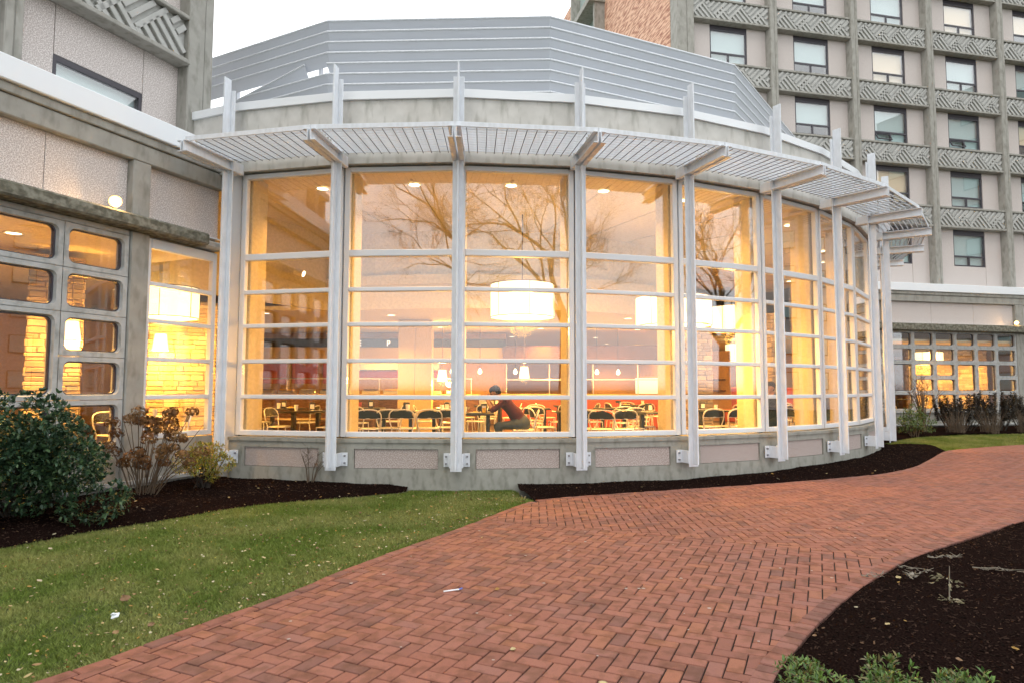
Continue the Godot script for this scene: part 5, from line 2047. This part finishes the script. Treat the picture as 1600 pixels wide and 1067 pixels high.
	# more chairs along the glass as in the photograph
	for e in [[-2.75, -12.75, PI + 0.1], [-2.1, -12.9, PI - 0.05], [-1.62, -12.95, PI + 0.12], [-3.25, -12.95, 1.3], [1.75, -12.75, PI - 0.2], [2.12, -12.85, PI + 0.2], [4.05, -13.7, PI + 0.3], [4.55, -13.85, PI + 0.45]]:
		place_chair.call(Vector3(e[0], FLOOR, e[1]), e[2], "aluminium bistro chair with black back close to the rotunda glass", "chairs close to the glass")
	place_chair.call(Vector3(0.22, FLOOR, -12.5), -PI / 2, "aluminium bistro chair under the diner in the maroon shirt", "occupied chairs")
	seated_person(Vector3(0.18, FLOOR, -12.5), -PI / 2 - 0.08, 0.40, Color(0.085, 0.022, 0.035), Color(0.085, 0.10, 0.115), false, Color(0.012, 0.010, 0.009), false, true, "diner in a maroon shirt and grey trousers bending over a meal")
	var gs = hold("juice_glass", self, Transform3D(Basis(), Vector3(-0.52, FLOOR + 0.761, -12.33)))
	tag(gs, "glass of orange juice on the table of the diner in maroon", "glass")
	var jm = MB.new()
	jm.lathe([Vector2(0.001, 0.008), Vector2(0.031, 0.008), Vector2(0.036, 0.10), Vector2(0.001, 0.10)], 16)
	put("juice", jm, M.juice, gs)
	var gm = MB.new()
	gm.lathe([Vector2(0.001, 0.0), Vector2(0.034, 0.0), Vector2(0.042, 0.15)], 16)
	put("tumbler", gm, M.glass, gs)
	place_chair.call(Vector3(5.55, FLOOR, -13.75), -PI / 2 + 0.5, "aluminium bistro chair under the diner in dark clothes", "occupied chairs")
	seated_person(Vector3(5.5, FLOOR, -13.75), -PI / 2 + 0.5, 0.10, Color(0.010, 0.011, 0.016), Color(0.012, 0.012, 0.016), true, Color(0.012, 0.010, 0.009), false, false, "diner in dark clothes sitting upright beside the slim stone pillar")
	place_chair.call(Vector3(7.55, FLOOR, -15.6), 0.4, "aluminium bistro chair under the diner with long reddish hair", "occupied chairs")
	seated_person(Vector3(7.55, FLOOR, -15.55), 0.2, 0.12, Color(0.020, 0.012, 0.016), Color(0.02, 0.02, 0.028), true, Color(0.085, 0.030, 0.015), true, false, "diner with long reddish hair in a dark top facing the window")
	place_chair.call(Vector3(-6.55, FLOOR, -10.95), 1.2, "aluminium bistro chair under the diner in the wing window", "occupied chairs")
	seated_person(Vector3(-6.5, FLOOR, -10.93), 1.2, 0.12, Color(0.02, 0.02, 0.022), Color(0.02, 0.02, 0.03), true, Color(0.012, 0.010, 0.009), false, false, "diner with dark hair seated in the wing window by the stone pillar")
	place_chair.call(Vector3(-5.62, FLOOR, -10.9), -1.0, "aluminium bistro chair with wide black back in the wing window", "chairs in the wing window")
	# diners at the tables deeper inside
	var who = find_children("person*", "Node3D", false, false)
	var far = [[who[3], Vector3(7.0, FLOOR, -19.6), 0.3, "diner with dark hair near the red booths"]]
	for e in far:
		var o = e[0].duplicate()
		o.name = numbered("person")
		add_child(o)
		o.position = e[1]
		o.rotation.y = e[2]
		tag(o, e[3], "person", "diners")

# ------------------------------------------------------------------ plants
func leaf_mesh(w, fold):
	# a pointed leaf of length 1 along z, folded along its midrib and bent down at the tip
	var m = MB.new()
	m.use_c = true
	var rib = [Vector3(0, 0, 0), Vector3(0, 0.05, 0.5), Vector3(0, -0.06, 1.0)]
	for s in [-1, 1]:
		var e = [Vector3(s * w, fold, 0.3), Vector3(s * w * 0.85, fold + 0.02, 0.62)]
		var up = Vector3(-s * fold * 1.2, 1, 0).normalized()
		if s > 0:
			m.tri(rib[0], rib[1], e[0], up)
			m.tri(rib[1], e[1], e[0], up)
			m.tri(rib[1], rib[2], e[1], up)
		else:
			m.tri(rib[0], e[0], rib[1], up)
			m.tri(rib[1], e[0], e[1], up)
			m.tri(rib[1], e[1], rib[2], up)
	return m.mesh()

func look_basis(d, roll = 0.0):
	var z = d.normalized()
	var x = Vector3.UP.cross(z)
	if x.length() < 0.01:
		x = Vector3.RIGHT
	x = x.normalized()
	return Basis(x, z.cross(x), z) * Basis(Vector3(0, 0, 1), roll)

func leafy_shrub(called, at, blobs, count, size, colors, label, stems, leaf, inner, stem_mat, shell = 0.45):
	# stems from the root to the clumps, and leaves in rosettes on the clumps' shells
	var o = hold(called, self, Transform3D(Basis(), at))
	tag(o, label, "shrub", "shrubs by the buildings")
	var sm = MB.new()
	for i in stems:
		var b = blobs[i % blobs.size()]
		var end = b[0] + Vector3(rng.randf_range(-1, 1), rng.randf_range(-0.2, 0.9), rng.randf_range(-1, 1)) * b[1] * 0.7
		var root = Vector3(rng.randf_range(-0.12, 0.12), -0.03, rng.randf_range(-0.12, 0.12))
		var mid = root.lerp(end, 0.5) + Vector3(rng.randf_range(-0.08, 0.08), 0.05, rng.randf_range(-0.08, 0.08))
		sm.tube([root, mid, end], [0.014, 0.009, 0.003], 5)
	put("stems", sm, stem_mat, o)
	var tr = []
	var cs = []
	var total = 0.0
	for b in blobs:
		total += b[1] * b[1]
	for b in blobs:
		var n = int(count * b[1] * b[1] / total)
		var i = 0
		while i < n:
			var d = Vector3(rng.randfn(), rng.randfn(), rng.randfn()).normalized()
			var r = b[1] * (1.0 - shell * rng.randf() * rng.randf()) * rng.randf_range(0.86, 1.08)
			var c = b[0] + d * r * Vector3(1, b[2], 1)
			if c.y < 0.02:
				i += 1
				continue
			var g = rng.randf_range(3, 7)
			for k in int(g):
				var a = TAU * k / g + rng.randf()
				var s1 = Vector3(d.z, 0, -d.x).normalized() if abs(d.y) < 0.98 else Vector3.RIGHT
				var out = (d * 0.55 + Vector3(0, 0.35, 0) + (s1 * cos(a) + d.cross(s1) * sin(a)) * 0.9).normalized()
				var s = size * rng.randf_range(0.65, 1.15)
				tr.append(Transform3D(look_basis(out, rng.randf_range(-0.5, 0.5)).scaled_local(Vector3(s, s, s)), c + out * size * 0.1))
				cs.append(colors[rng.randi() % colors.size()].lerp(colors[rng.randi() % colors.size()], rng.randf()) * rng.randf_range(0.75, 1.2))
				i += 1
	var f = scatter("foliage", leaf, M.leaf, o, tr, cs)
	f.set_meta("kind", "stuff")
	return o

func planting():
	var broad = leaf_mesh(0.24, 0.06)
	var narrow = leaf_mesh(0.15, 0.05)
	# big dark evergreen shrub
	var bl = []
	for i in 34:
		var a = rng.randf() * TAU
		var r = sqrt(rng.randf()) * 0.95
		bl.append([Vector3(cos(a) * r * 1.15, rng.randf_range(0.28, 1.46) - r * 0.16, sin(a) * r * 0.95), rng.randf_range(0.24, 0.38), 0.85])
	leafy_shrub("evergreen_shrub", Vector3(-5.9, 0.03, -7.7), bl, 28000, 0.064, [Color(0.020, 0.052, 0.024), Color(0.034, 0.080, 0.034), Color(0.022, 0.055, 0.030), Color(0.060, 0.110, 0.042)], "large dense dark green evergreen shrub in front of the lattice windows", 26, broad, 0.5, M.dark_twig)
	# dried hydrangea: bare canes, brown flower heads
	var hy = hold("dried_hydrangea", self, Transform3D(Basis(), Vector3(-5.12, 0.03, -9.25)))
	tag(hy, "dried hydrangea with brown flower heads on bare canes", "shrub", "shrubs by the buildings")
	var canes = MB.new()
	var heads = []
	for i in 46:
		var a = rng.randf() * TAU
		var tip = Vector3(cos(a) * rng.randf_range(0.1, 0.72) + 0.12, rng.randf_range(0.45, 1.22), sin(a) * rng.randf_range(0.05, 0.36))
		var root = Vector3(cos(a) * 0.16 * rng.randf(), -0.04, sin(a) * 0.14 * rng.randf())
		canes.tube([root, root.lerp(tip, 0.5) + Vector3(0, 0.08, 0), tip], [0.007, 0.006, 0.004], 5)
		if i < 40:
			heads.append(tip)
	put("canes", canes, M.twig, hy)
	for h in heads:
		var hm = MB.new()
		hm.use_c = true
		var hr = rng.randf_range(0.08, 0.12)
		var tone = Color(0.13, 0.058, 0.022).lerp(Color(0.32, 0.19, 0.08), rng.randf() * rng.randf())
		for k in 95:
			var d = Vector3(rng.randfn(), rng.randfn(), rng.randfn()).normalized()
			if d.y < -0.6:
				continue
			var at = d * hr * Vector3(1, 0.75, 1) * rng.randf_range(0.8, 1.05)
			var bs = look_basis(d, rng.randf() * 3) * Basis(Vector3.RIGHT, PI / 2)
			var sz = rng.randf_range(0.013, 0.021)
			hm.tint = tone * rng.randf_range(0.55, 1.35)
			for e in 4:
				var a = TAU * e / 4
				var u = Vector3(cos(a), 0.25, sin(a))
				var w = Vector3(-sin(a), 0.1, cos(a)) * 0.5
				hm.tri(at, at + bs * (u * 0.7 + w) * sz, at + bs * (u * 0.7 - w) * sz, d)
				hm.tri(at + bs * (u * 0.7 + w) * sz, at + bs * (u * 1.05) * sz, at + bs * (u * 0.7 - w) * sz, d)
		put("flower_head", hm, M.dry_leaf, hy, Transform3D(Basis(), h))
	# yellowing azalea
	leafy_shrub("azalea_shrub", Vector3(-4.65, 0.04, -9.95), [[Vector3(-0.2, 0.42, 0.05), 0.24, 0.7], [Vector3(0.12, 0.55, 0.0), 0.24, 0.7], [Vector3(0.32, 0.42, 0.05), 0.2, 0.7], [Vector3(0.05, 0.36, 0.15), 0.22, 0.6], [Vector3(-0.05, 0.62, -0.05), 0.17, 0.6], [Vector3(0.22, 0.24, 0.12), 0.12, 0.7]], 3400, 0.05, [Color(0.38, 0.31, 0.02), Color(0.20, 0.26, 0.03), Color(0.44, 0.34, 0.03), Color(0.14, 0.20, 0.03), Color(0.34, 0.18, 0.05)], "small azalea with yellow and green leaves at the canopy's end post", 16, narrow, 0.3, M.dark_twig, 0.8)
	# nearly bare small shrub by the plinth
	twiggy("sparse_shrub", Vector3(-3.18, 0.06, -10.45), 0.62, 0.34, 9, M.twig, 46, [Color(0.13, 0.11, 0.04), Color(0.16, 0.08, 0.05)], 0.035, narrow, "sparse low shrub with few leaves at the rotunda plinth")
	# by the far wing
	leafy_shrub("azalea_shrub", Vector3(13.1, 0.03, -21.6), [[Vector3(0, 0.5, 0), 0.42, 0.8], [Vector3(-0.35, 0.38, 0.1), 0.34, 0.8], [Vector3(0.35, 0.4, 0.05), 0.36, 0.8], [Vector3(0.05, 0.8, 0), 0.28, 0.8]], 2000, 0.085, [Color(0.10, 0.17, 0.04), Color(0.15, 0.20, 0.05), Color(0.07, 0.12, 0.03)], "rounded light green shrub before the far lattice windows", 14, narrow, 0.3, M.twig, 0.8)
	twiggy("tall_twiggy_shrub", Vector3(14.3, 0.03, -22.9), 2.1, 0.75, 12, M.twig, 130, [Color(0.05, 0.06, 0.025), Color(0.12, 0.05, 0.03)], 0.06, narrow, "tall open shrub with thin twigs behind the rounded green shrub")
	twiggy("tall_twiggy_shrub", Vector3(12.3, 0.03, -21.9), 1.9, 0.6, 12, M.twig, 130, [Color(0.05, 0.06, 0.025), Color(0.10, 0.06, 0.03)], 0.06, narrow, "tall open shrub with thin twigs close behind the canopy posts")
	for e in [[Vector3(16.0, 0.03, -23.6), 1.25, "dark leggy bush at the left of the pair below the far flood lamp"], [Vector3(17.5, 0.03, -23.9), 1.4, "dark leggy bush right below the far flood lamp"], [Vector3(19.1, 0.03, -24.4), 1.4, "dark leggy bush past the far flood lamp"]]:
		var o = hold("leggy_bush", self, Transform3D(Basis(), e[0]))
		tag(o, ["dark leggy bush next to the tall twiggy shrub", "dark leggy bush below the far flood lamp", "dark leggy bush past the far wing's pilaster"][used["leggy_bush"]], "shrub", "shrubs by the buildings")
		var cn = MB.new()
		var tr = []
		var cs = []
		for i in 44:
			var x = rng.randf_range(-0.72, 0.72)
			var z = rng.randf_range(-0.3, 0.3)
			var h = e[1] * rng.randf_range(0.62, 1.0)
			var tip = Vector3(x * 1.1, h, z)
			cn.tube([Vector3(x * 0.45, -0.03, z * 0.5), Vector3(x * 0.8, h * 0.5, z), tip], [0.013, 0.01, 0.006], 5)
			for k in 80:
				var u = rng.randf_range(0.36, 1.04)
				var a = rng.randf() * TAU
				var dir = Vector3(cos(a), rng.randf_range(0.1, 1.1), sin(a)).normalized()
				tr.append(Transform3D(look_basis(dir, rng.randf()).scaled_local(Vector3.ONE * rng.randf_range(0.07, 0.12)), Vector3(x * lerp(0.8, 1.1, u), h * u, z)))
				cs.append(Color(0.020, 0.017, 0.011).lerp(Color(0.055, 0.038, 0.02), rng.randf()))
		put("canes", cn, M.dark_twig, o)
		var f = scatter("foliage", narrow, M.leaf, o, tr, cs)
		f.set_meta("kind", "stuff")
	for e in [[Vector3(15.4, 0.03, -22.9), "tan dry grass clump before the dark leggy bushes by the tall shrub"], [Vector3(16.7, 0.03, -23.1), "tan dry grass clump between two dark leggy bushes"], [Vector3(18.3, 0.03, -23.5), "tan dry grass clump past the far flood lamp"]]:
		var o = hold("dry_grass_clump", self, Transform3D(Basis(), e[0]))
		tag(o, e[1], "grass clump", "dry grass clumps by the far wing")
		var g = MB.new()
		for i in 130:
			var a = rng.randf() * TAU
			var tip = Vector3(cos(a) * rng.randf_range(0.1, 0.6), rng.randf_range(0.35, 0.85), sin(a) * rng.randf_range(0.1, 0.45))
			g.tube([Vector3(cos(a) * rng.randf() * 0.35, -0.02, sin(a) * rng.randf() * 0.3), tip * Vector3(0.7, 0.62, 0.7), tip], [0.006, 0.005, 0.002], 3, false)
		put("stalks", g, M.twig, o)
	# low azalea at the near bed, and one reaching in at the frame's edge
	var lowb = []
	for i in 16:
		lowb.append([Vector3(rng.randf_range(-0.42, 0.42), rng.randf_range(0.12, 0.24), rng.randf_range(-0.2, 0.2)), rng.randf_range(0.08, 0.12), 0.8])
	leafy_shrub("low_azalea", Vector3(1.78, 0.0, -3.2), lowb, 4200, 0.036, [Color(0.07, 0.15, 0.02), Color(0.12, 0.21, 0.03), Color(0.045, 0.10, 0.02), Color(0.14, 0.11, 0.03)], "low bright green azalea in the bed at the path's near corner", 18, narrow, 0.3, M.twig, 0.9)
	leafy_shrub("azalea_shrub", Vector3(4.62, 0.05, -5.25), [[Vector3(-0.2, 0.5, 0), 0.28, 0.8], [Vector3(0.2, 0.55, 0), 0.32, 0.8], [Vector3(0.1, 0.35, 0.1), 0.3, 0.8]], 900, 0.06, [Color(0.05, 0.11, 0.03), Color(0.09, 0.15, 0.03)], "leafy green shrub in the bark bed across the path", 10, narrow, 0.3, M.twig, 0.8)

func twiggy(called, at, h, spread, n, stem_mat, leaves, colors, size, leaf, label):
	var o = hold(called, self, Transform3D(Basis(), at))
	tag(o, label, "shrub", "shrubs by the buildings")
	var m = MB.new()
	var tips = []
	for i in n:
		var a = rng.randf() * TAU
		var tip = Vector3(cos(a) * spread * rng.randf_range(0.3, 1.0), h * rng.randf_range(0.65, 1.0), sin(a) * spread * rng.randf_range(0.2, 0.8))
		var mid = tip * Vector3(0.4, 0.5, 0.4)
		m.tube([Vector3(cos(a) * 0.03, -0.04, sin(a) * 0.03), mid, tip], [0.012 * h, 0.008 * h, 0.003], 5)
		for k in 6:
			var u = rng.randf_range(0.35, 0.95)
			var st = mid.lerp(tip, (u - 0.35) / 0.6)
			var en = st + Vector3(rng.randf_range(-1, 1), rng.randf_range(0.3, 1.1), rng.randf_range(-1, 1)) * h * 0.16
			m.tube([st, en], [0.004 * h + 0.001, 0.002], 4, false)
			tips.append(en)
			tips.append(st.lerp(en, 0.6))
	put("stems", m, stem_mat, o)
	var tr = []
	var cs = []
	for i in leaves:
		var p = tips[rng.randi() % tips.size()]
		var d = Vector3(rng.randf_range(-1, 1), rng.randf_range(-0.3, 1), rng.randf_range(-1, 1)).normalized()
		tr.append(Transform3D(look_basis(d, rng.randf()).scaled_local(Vector3.ONE * size * rng.randf_range(0.6, 1.1)), p))
		cs.append(colors[0].lerp(colors[1], rng.randf()))
	var f = scatter("foliage", leaf, M.leaf, o, tr, cs)
	f.set_meta("kind", "stuff")

# ------------------------------------------------------------------ fallen leaves, scraps and twigs
func litter():
	var curl = MB.new()
	curl.use_c = true
	for s in [-1, 1]:
		for k in 3:
			var z0 = -0.5 + k / 3.0
			var z1 = -0.5 + (k + 1) / 3.0
			var w0 = 0.42 * sqrt(max(0.0, 1 - 4 * z0 * z0))
			var w1 = 0.42 * sqrt(max(0.0, 1 - 4 * z1 * z1))
			var y0 = 0.28 * z0 * z0
			var y1 = 0.28 * z1 * z1
			var a = Vector3(0, y0, z0)
			var b = Vector3(0, y1, z1)
			var c = Vector3(s * w1, y1 + 0.16, z1)
			var d = Vector3(s * w0, y0 + 0.16, z0)
			curl.tri(a, b, c, Vector3(-s * 0.3, 0.9, 0).normalized())
			curl.tri(a, c, d, Vector3(-s * 0.3, 0.9, 0).normalized())
	var mesh = curl.mesh()
	var tones = [Color(0.38, 0.29, 0.13), Color(0.46, 0.38, 0.20), Color(0.26, 0.16, 0.07), Color(0.34, 0.20, 0.05), Color(0.42, 0.37, 0.25), Color(0.19, 0.11, 0.055)]
	var mats = []
	for i in tones.size():
		mats.append(mat("fallen_leaf_%d" % i, tones[i].linear_to_srgb(), 0.85))
	var spots = []
	var b = bounds(lawn_poly)
	while spots.size() < 165:
		var p = random_in(lawn_poly, Vector2(-5, -10.2), Vector2(0.2, -3.2))
		if p == null or not in_view(p, 0.0):
			continue
		# thicker along the path
		if rng.randf() > 0.35 + 0.65 * exp(-edge_dist(p, EDGE_L) * 1.1):
			continue
		spots.append([p, rng.randf_range(0.012, 0.03), "pale fallen leaf lying on the lawn by the brick path", "fallen leaves on the lawn"])
	for i in 45:
		var p = random_in(bed_left, Vector2(-6, -11), Vector2(-1.6, -6.6))
		if p != null:
			spots.append([p, mound(p, LAWN_EDGE) + 0.025, "pale fallen leaf lying on the mulch by the glass hall", "fallen leaves on the mulch"])
	for i in 22:
		var p = random_in(bed_front, Vector2(0.2, -13), Vector2(8, -9.8))
		if p != null:
			spots.append([p, mound(p, EDGE_M) + 0.03, "pale fallen leaf lying on the mulch by the glass hall", "fallen leaves on the mulch"])
	for i in 45:
		var p = random_in(bed_right, Vector2(1.5, -7.2), Vector2(6, -3.0))
		if p != null:
			spots.append([p, mound(p, EDGE_R) + 0.018, "tan fallen leaf lying on the bark in the bed across the path", "fallen leaves in the near bed"])
	for i in 14:
		var p = random_in(path_poly, Vector2(-2, -9), Vector2(4, -3.6))
		if p != null:
			spots.append([p, 0.006, "small dry leaf lying on the red bricks", "fallen leaves on the bricks"])
	for e in spots:
		var s = rng.randf_range(0.02, 0.052)
		var o = put("fallen_leaf", mesh, mats[rng.randi() % mats.size()], self, Transform3D(Basis.from_euler(Vector3(rng.randf_range(-0.35, 0.35), rng.randf() * TAU, rng.randf_range(-0.35, 0.35))).scaled_local(Vector3(s, s * rng.randf_range(0.3, 1.2), s)), Vector3(e[0].x, e[1], e[0].y)))
		tag(o, e[2], "leaf", e[3])
	var big = put("fallen_leaf", mesh, mats[5], self, Transform3D(Basis.from_euler(Vector3(0.3, 0.9, 0.2)).scaled_local(Vector3(0.085, 0.10, 0.085)), Vector3(-2.84, 0.03, -4.95)))
	tag(big, "large curled brown leaf on the lawn near the white scrap", "leaf")
	# crumbs of leaves too small and many to count
	var tr0 = []
	var cs0 = []
	while tr0.size() < 1300:
		var q = random_in(lawn_poly, Vector2(-5, -10.2), Vector2(0.2, -3.2))
		if q == null or not in_view(q, 0.0) or rng.randf() > 0.25 + 0.75 * exp(-edge_dist(q, EDGE_L) * 1.4):
			continue
		tr0.append(Transform3D(Basis.from_euler(Vector3(rng.randf_range(-0.6, 0.6), rng.randf() * TAU, rng.randf_range(-0.6, 0.6))).scaled_local(Vector3.ONE * rng.randf_range(0.010, 0.024)), Vector3(q.x, rng.randf_range(0.004, 0.026), q.y)))
		cs0.append(tones[rng.randi() % tones.size()])
	var crumbs = scatter("leaf_litter", mesh, M.dry_leaf, self, tr0, cs0)
	tag(crumbs, "crumbs of dry leaves scattered through the lawn", "leaf litter", "", "stuff")
	# scrap of paper and a torn straw wrapper
	var sc = MB.new()
	sc.cbox(Vector3(-0.025, 0, -0.02), Vector3(0.025, 0.012, 0.02), 0.004, Transform3D(Basis.from_euler(Vector3(0.4, 0.3, 0.3)), Vector3(0, 0.012, 0)))
	sc.cbox(Vector3(-0.02, 0, -0.012), Vector3(0.012, 0.01, 0.02), 0.003, Transform3D(Basis.from_euler(Vector3(-0.5, 1.0, -0.4)), Vector3(-0.008, 0.022, 0.006)))
	tag(put("paper_scrap", sc, M.paper, self, Transform3D(Basis(), Vector3(-2.72, 0.01, -4.63))), "crumpled white paper scrap lying in the grass", "paper scrap")
	var st = hold("straw_wrapper", self, Transform3D(Basis(Vector3.UP, 0.35), Vector3(-0.46, 0.008, -5.27)))
	tag(st, "white paper straw wrapper with a blue end lying on the bricks", "wrapper")
	var s1 = MB.new()
	s1.tube([Vector3(-0.075, 0, 0), Vector3(-0.02, 0.004, 0.008), Vector3(0.05, 0.002, -0.002)], 0.006, 6)
	put("paper_tube", s1, M.paper, st)
	var s2 = MB.new()
	s2.tube([Vector3(0.05, 0.002, -0.002), Vector3(0.08, 0.006, -0.012)], 0.0065, 6)
	put("blue_end", s2, M.paper_blue, st)
	# dead stalk with dry leaf remains, and broken twigs on the bark
	var dk = hold("dead_stalk", self, Transform3D(Basis(), Vector3(3.17, 0.05, -4.87)))
	tag(dk, "upright dead stalk with withered leaves in the bark bed", "plant")
	var d1 = MB.new()
	d1.tube([Vector3(0, -0.03, 0), Vector3(0.006, 0.14, 0), Vector3(0.012, 0.26, 0.0)], [0.0045, 0.004, 0.002], 6)
	put("stalk", d1, M.pale_twig, dk)
	var tr = []
	var cs = []
	var dry = leaf_mesh(0.2, 0.12)
	for i in 70:
		var low = i < 42
		var a = rng.randf() * TAU
		var r = rng.randf_range(0.01, 0.085)
		var d = Vector3(cos(a), rng.randf_range(-0.5, 0.5), sin(a)).normalized()
		tr.append(Transform3D(look_basis(d, rng.randf() * 3).scaled_local(Vector3.ONE * rng.randf_range(0.025, 0.05)), Vector3(cos(a) * r, rng.randf_range(0.0, 0.03) if low else 0.165 + rng.randf_range(-0.04, 0.02), sin(a) * r)))
		cs.append(Color(0.30, 0.26, 0.18).lerp(Color(0.15, 0.14, 0.07), rng.randf()))
	scatter("withered_leaves", dry, M.dry_leaf, dk, tr, cs).set_meta("kind", "stuff")
	for e in [[3.05, -5.65, 0.35, 0.26], [3.35, -5.55, -0.6, 0.24], [3.85, -5.95, 0.15, 0.36], [4.05, -5.55, -0.3, 0.4], [4.3, -5.2, 0.5, 0.3], [3.9, -4.9, 1.1, 0.22], [3.2, -5.35, 0.9, 0.2]]:
		var y = mound(Vector2(e[0], e[1]), EDGE_R) + 0.02
		var o = hold("broken_twig", self, Transform3D(Basis(Vector3.UP, e[2]), Vector3(e[0], y, e[1])))
		tag(o, "pale broken twig with shrivelled leaves lying on the bark bed", "twig", "broken twigs in the bark bed")
		var m = MB.new()
		var l = e[3]
		var cr = []
		var cw = []
		for k in 8:
			cr.append(Vector3((k / 7.0 - 0.5) * l, 0.006 + rng.randf_range(0, 0.02), rng.randf_range(-0.02, 0.02)))
			cw.append(lerp(0.0045, 0.0015, k / 7.0))
		m.tube(cr, cw, 5)
		for k in 9:
			var x = rng.randf_range(-0.4, 0.4) * l
			m.tube([Vector3(x, 0.008, 0), Vector3(x + rng.randf_range(-0.05, 0.07), rng.randf_range(0.005, 0.04), rng.randf_range(-0.07, 0.07))], [0.003, 0.0015], 4)
		put("stick", m, M.pale_twig, o)
		var t2 = []
		var c2 = []
		for k in 12:
			t2.append(Transform3D(look_basis(Vector3(rng.randf_range(-1, 1), rng.randf_range(-0.2, 0.5), rng.randf_range(-1, 1)), rng.randf() * 3).scaled_local(Vector3.ONE * rng.randf_range(0.02, 0.04)), Vector3(rng.randf_range(-0.4, 0.4) * l, 0.01, rng.randf_range(-0.04, 0.04))))
			c2.append(Color(0.32, 0.29, 0.25) * rng.randf_range(0.6, 1.1))
		scatter("shrivelled_leaves", dry, M.dry_leaf, o, t2, c2).set_meta("kind", "stuff")

# ------------------------------------------------------------------ what the glass mirrors: bare trees and a block behind the photographer
func grow(m, p, d, r, l, depth, droop):
	var segs = 3
	var pts = [p]
	var rad = [r]
	var q = p
	var dir = d
	for i in segs:
		dir = (dir + Vector3(rng.randf_range(-1, 1), rng.randf_range(-0.6, 0.8) - droop, rng.randf_range(-1, 1)) * 0.16).normalized()
		q += dir * l / segs
		pts.append(q)
		rad.append(lerp(r, r * 0.62, (i + 1.0) / segs))
	m.tube(pts, rad, 7 if depth > 4 else (5 if depth > 2 else 3), false)
	if depth == 0:
		return
	var kids = 2 if depth > 3 else 3
	if rng.randf() < 0.4:
		kids += 1
	for k in kids:
		var a = rng.randf() * TAU
		var side = dir.cross(Vector3.UP if abs(dir.y) < 0.9 else Vector3.RIGHT).normalized().rotated(dir, a)
		var spread = rng.randf_range(0.35, 0.85)
		var nd = (dir + side * spread + Vector3(0, 0.12 - droop * 2.0, 0)).normalized()
		var u = rng.randf_range(0.55, 1.0) if k > 0 else 1.0
		var st = pts[min(int(u * segs), segs)]
		grow(m, st, nd, r * rng.randf_range(0.5, 0.68), l * rng.randf_range(0.66, 0.86), depth - 1, droop)

func bare_tree(at, h, depth, droop, label):
	var o = hold("bare_tree", self, Transform3D(Basis(), at))
	tag(o, label, "tree", "bare trees across the path")
	var t = MB.new()
	t.tube([Vector3(0, -0.2, 0), Vector3(0.03, h * 0.12, 0.02), Vector3(0.08, h * 0.3, 0.0)], [h * 0.026, h * 0.02, h * 0.017], 10)
	put("trunk", t, M.bark, o)
	var c = MB.new()
	for k in 4:
		var a = TAU * k / 4 + rng.randf()
		grow(c, Vector3(0.08, h * (0.29 - 0.03 * (k % 2)), 0), Vector3(cos(a) * 0.55, 1.0, sin(a) * 0.55).normalized(), h * 0.0095, h * 0.2, depth, droop)
	put("crown", c, M.bark, o)

func surroundings():
	bare_tree(Vector3(-3.0, 0, 6.5), 15.0, 7, 0.03, "bare spreading tree mirrored in the bay beside the diner in maroon")
	bare_tree(Vector3(11.6, 0, 7.5), 13.0, 7, 0.0, "bare tree with long limbs mirrored in the bay with the far tables")
	bare_tree(Vector3(21.0, 0, -4.5), 13.0, 6, 0.0, "bare tree with heavy limbs mirrored in the bay of the stone pillar")
	bare_tree(Vector3(7.2, 0, 10.5), 17.0, 7, 0.05, "tall finely branched tree mirrored above the diner in maroon")
	# a block across the garden, mirrored in the turning bays
	var F = Transform3D(Basis(Vector3(0, 0, 1), Vector3.UP, Vector3(-1, 0, 0)), Vector3(46, 0, -14))
	var tw = hold("mirrored_block", self, F)
	tag(tw, "grey block with a grid of windows mirrored in the rotunda's turning bays", "building")
	var core = MB.new()
	core.box(Vector3(-30, -0.1, -14), Vector3(9, 26, 0))
	put("wall", core, M.pebble_panel, tw)
	for i in 12:
		for j in 9:
			var f = hold("window", tw, Transform3D(Basis(), Vector3(-28.8 + 3.2 * i, 1.4 + 2.7 * j, 0.001)))
			bar("frame", Vector3(0, 0, 0), Vector3(1.6, 1.4, 0.06), M.dark_frame, f, 0.01)
			bar("pane", Vector3(0.08, 0.08, 0.0605), Vector3(1.52, 1.32, 0.07), M.blind_pale, f, 0.004)
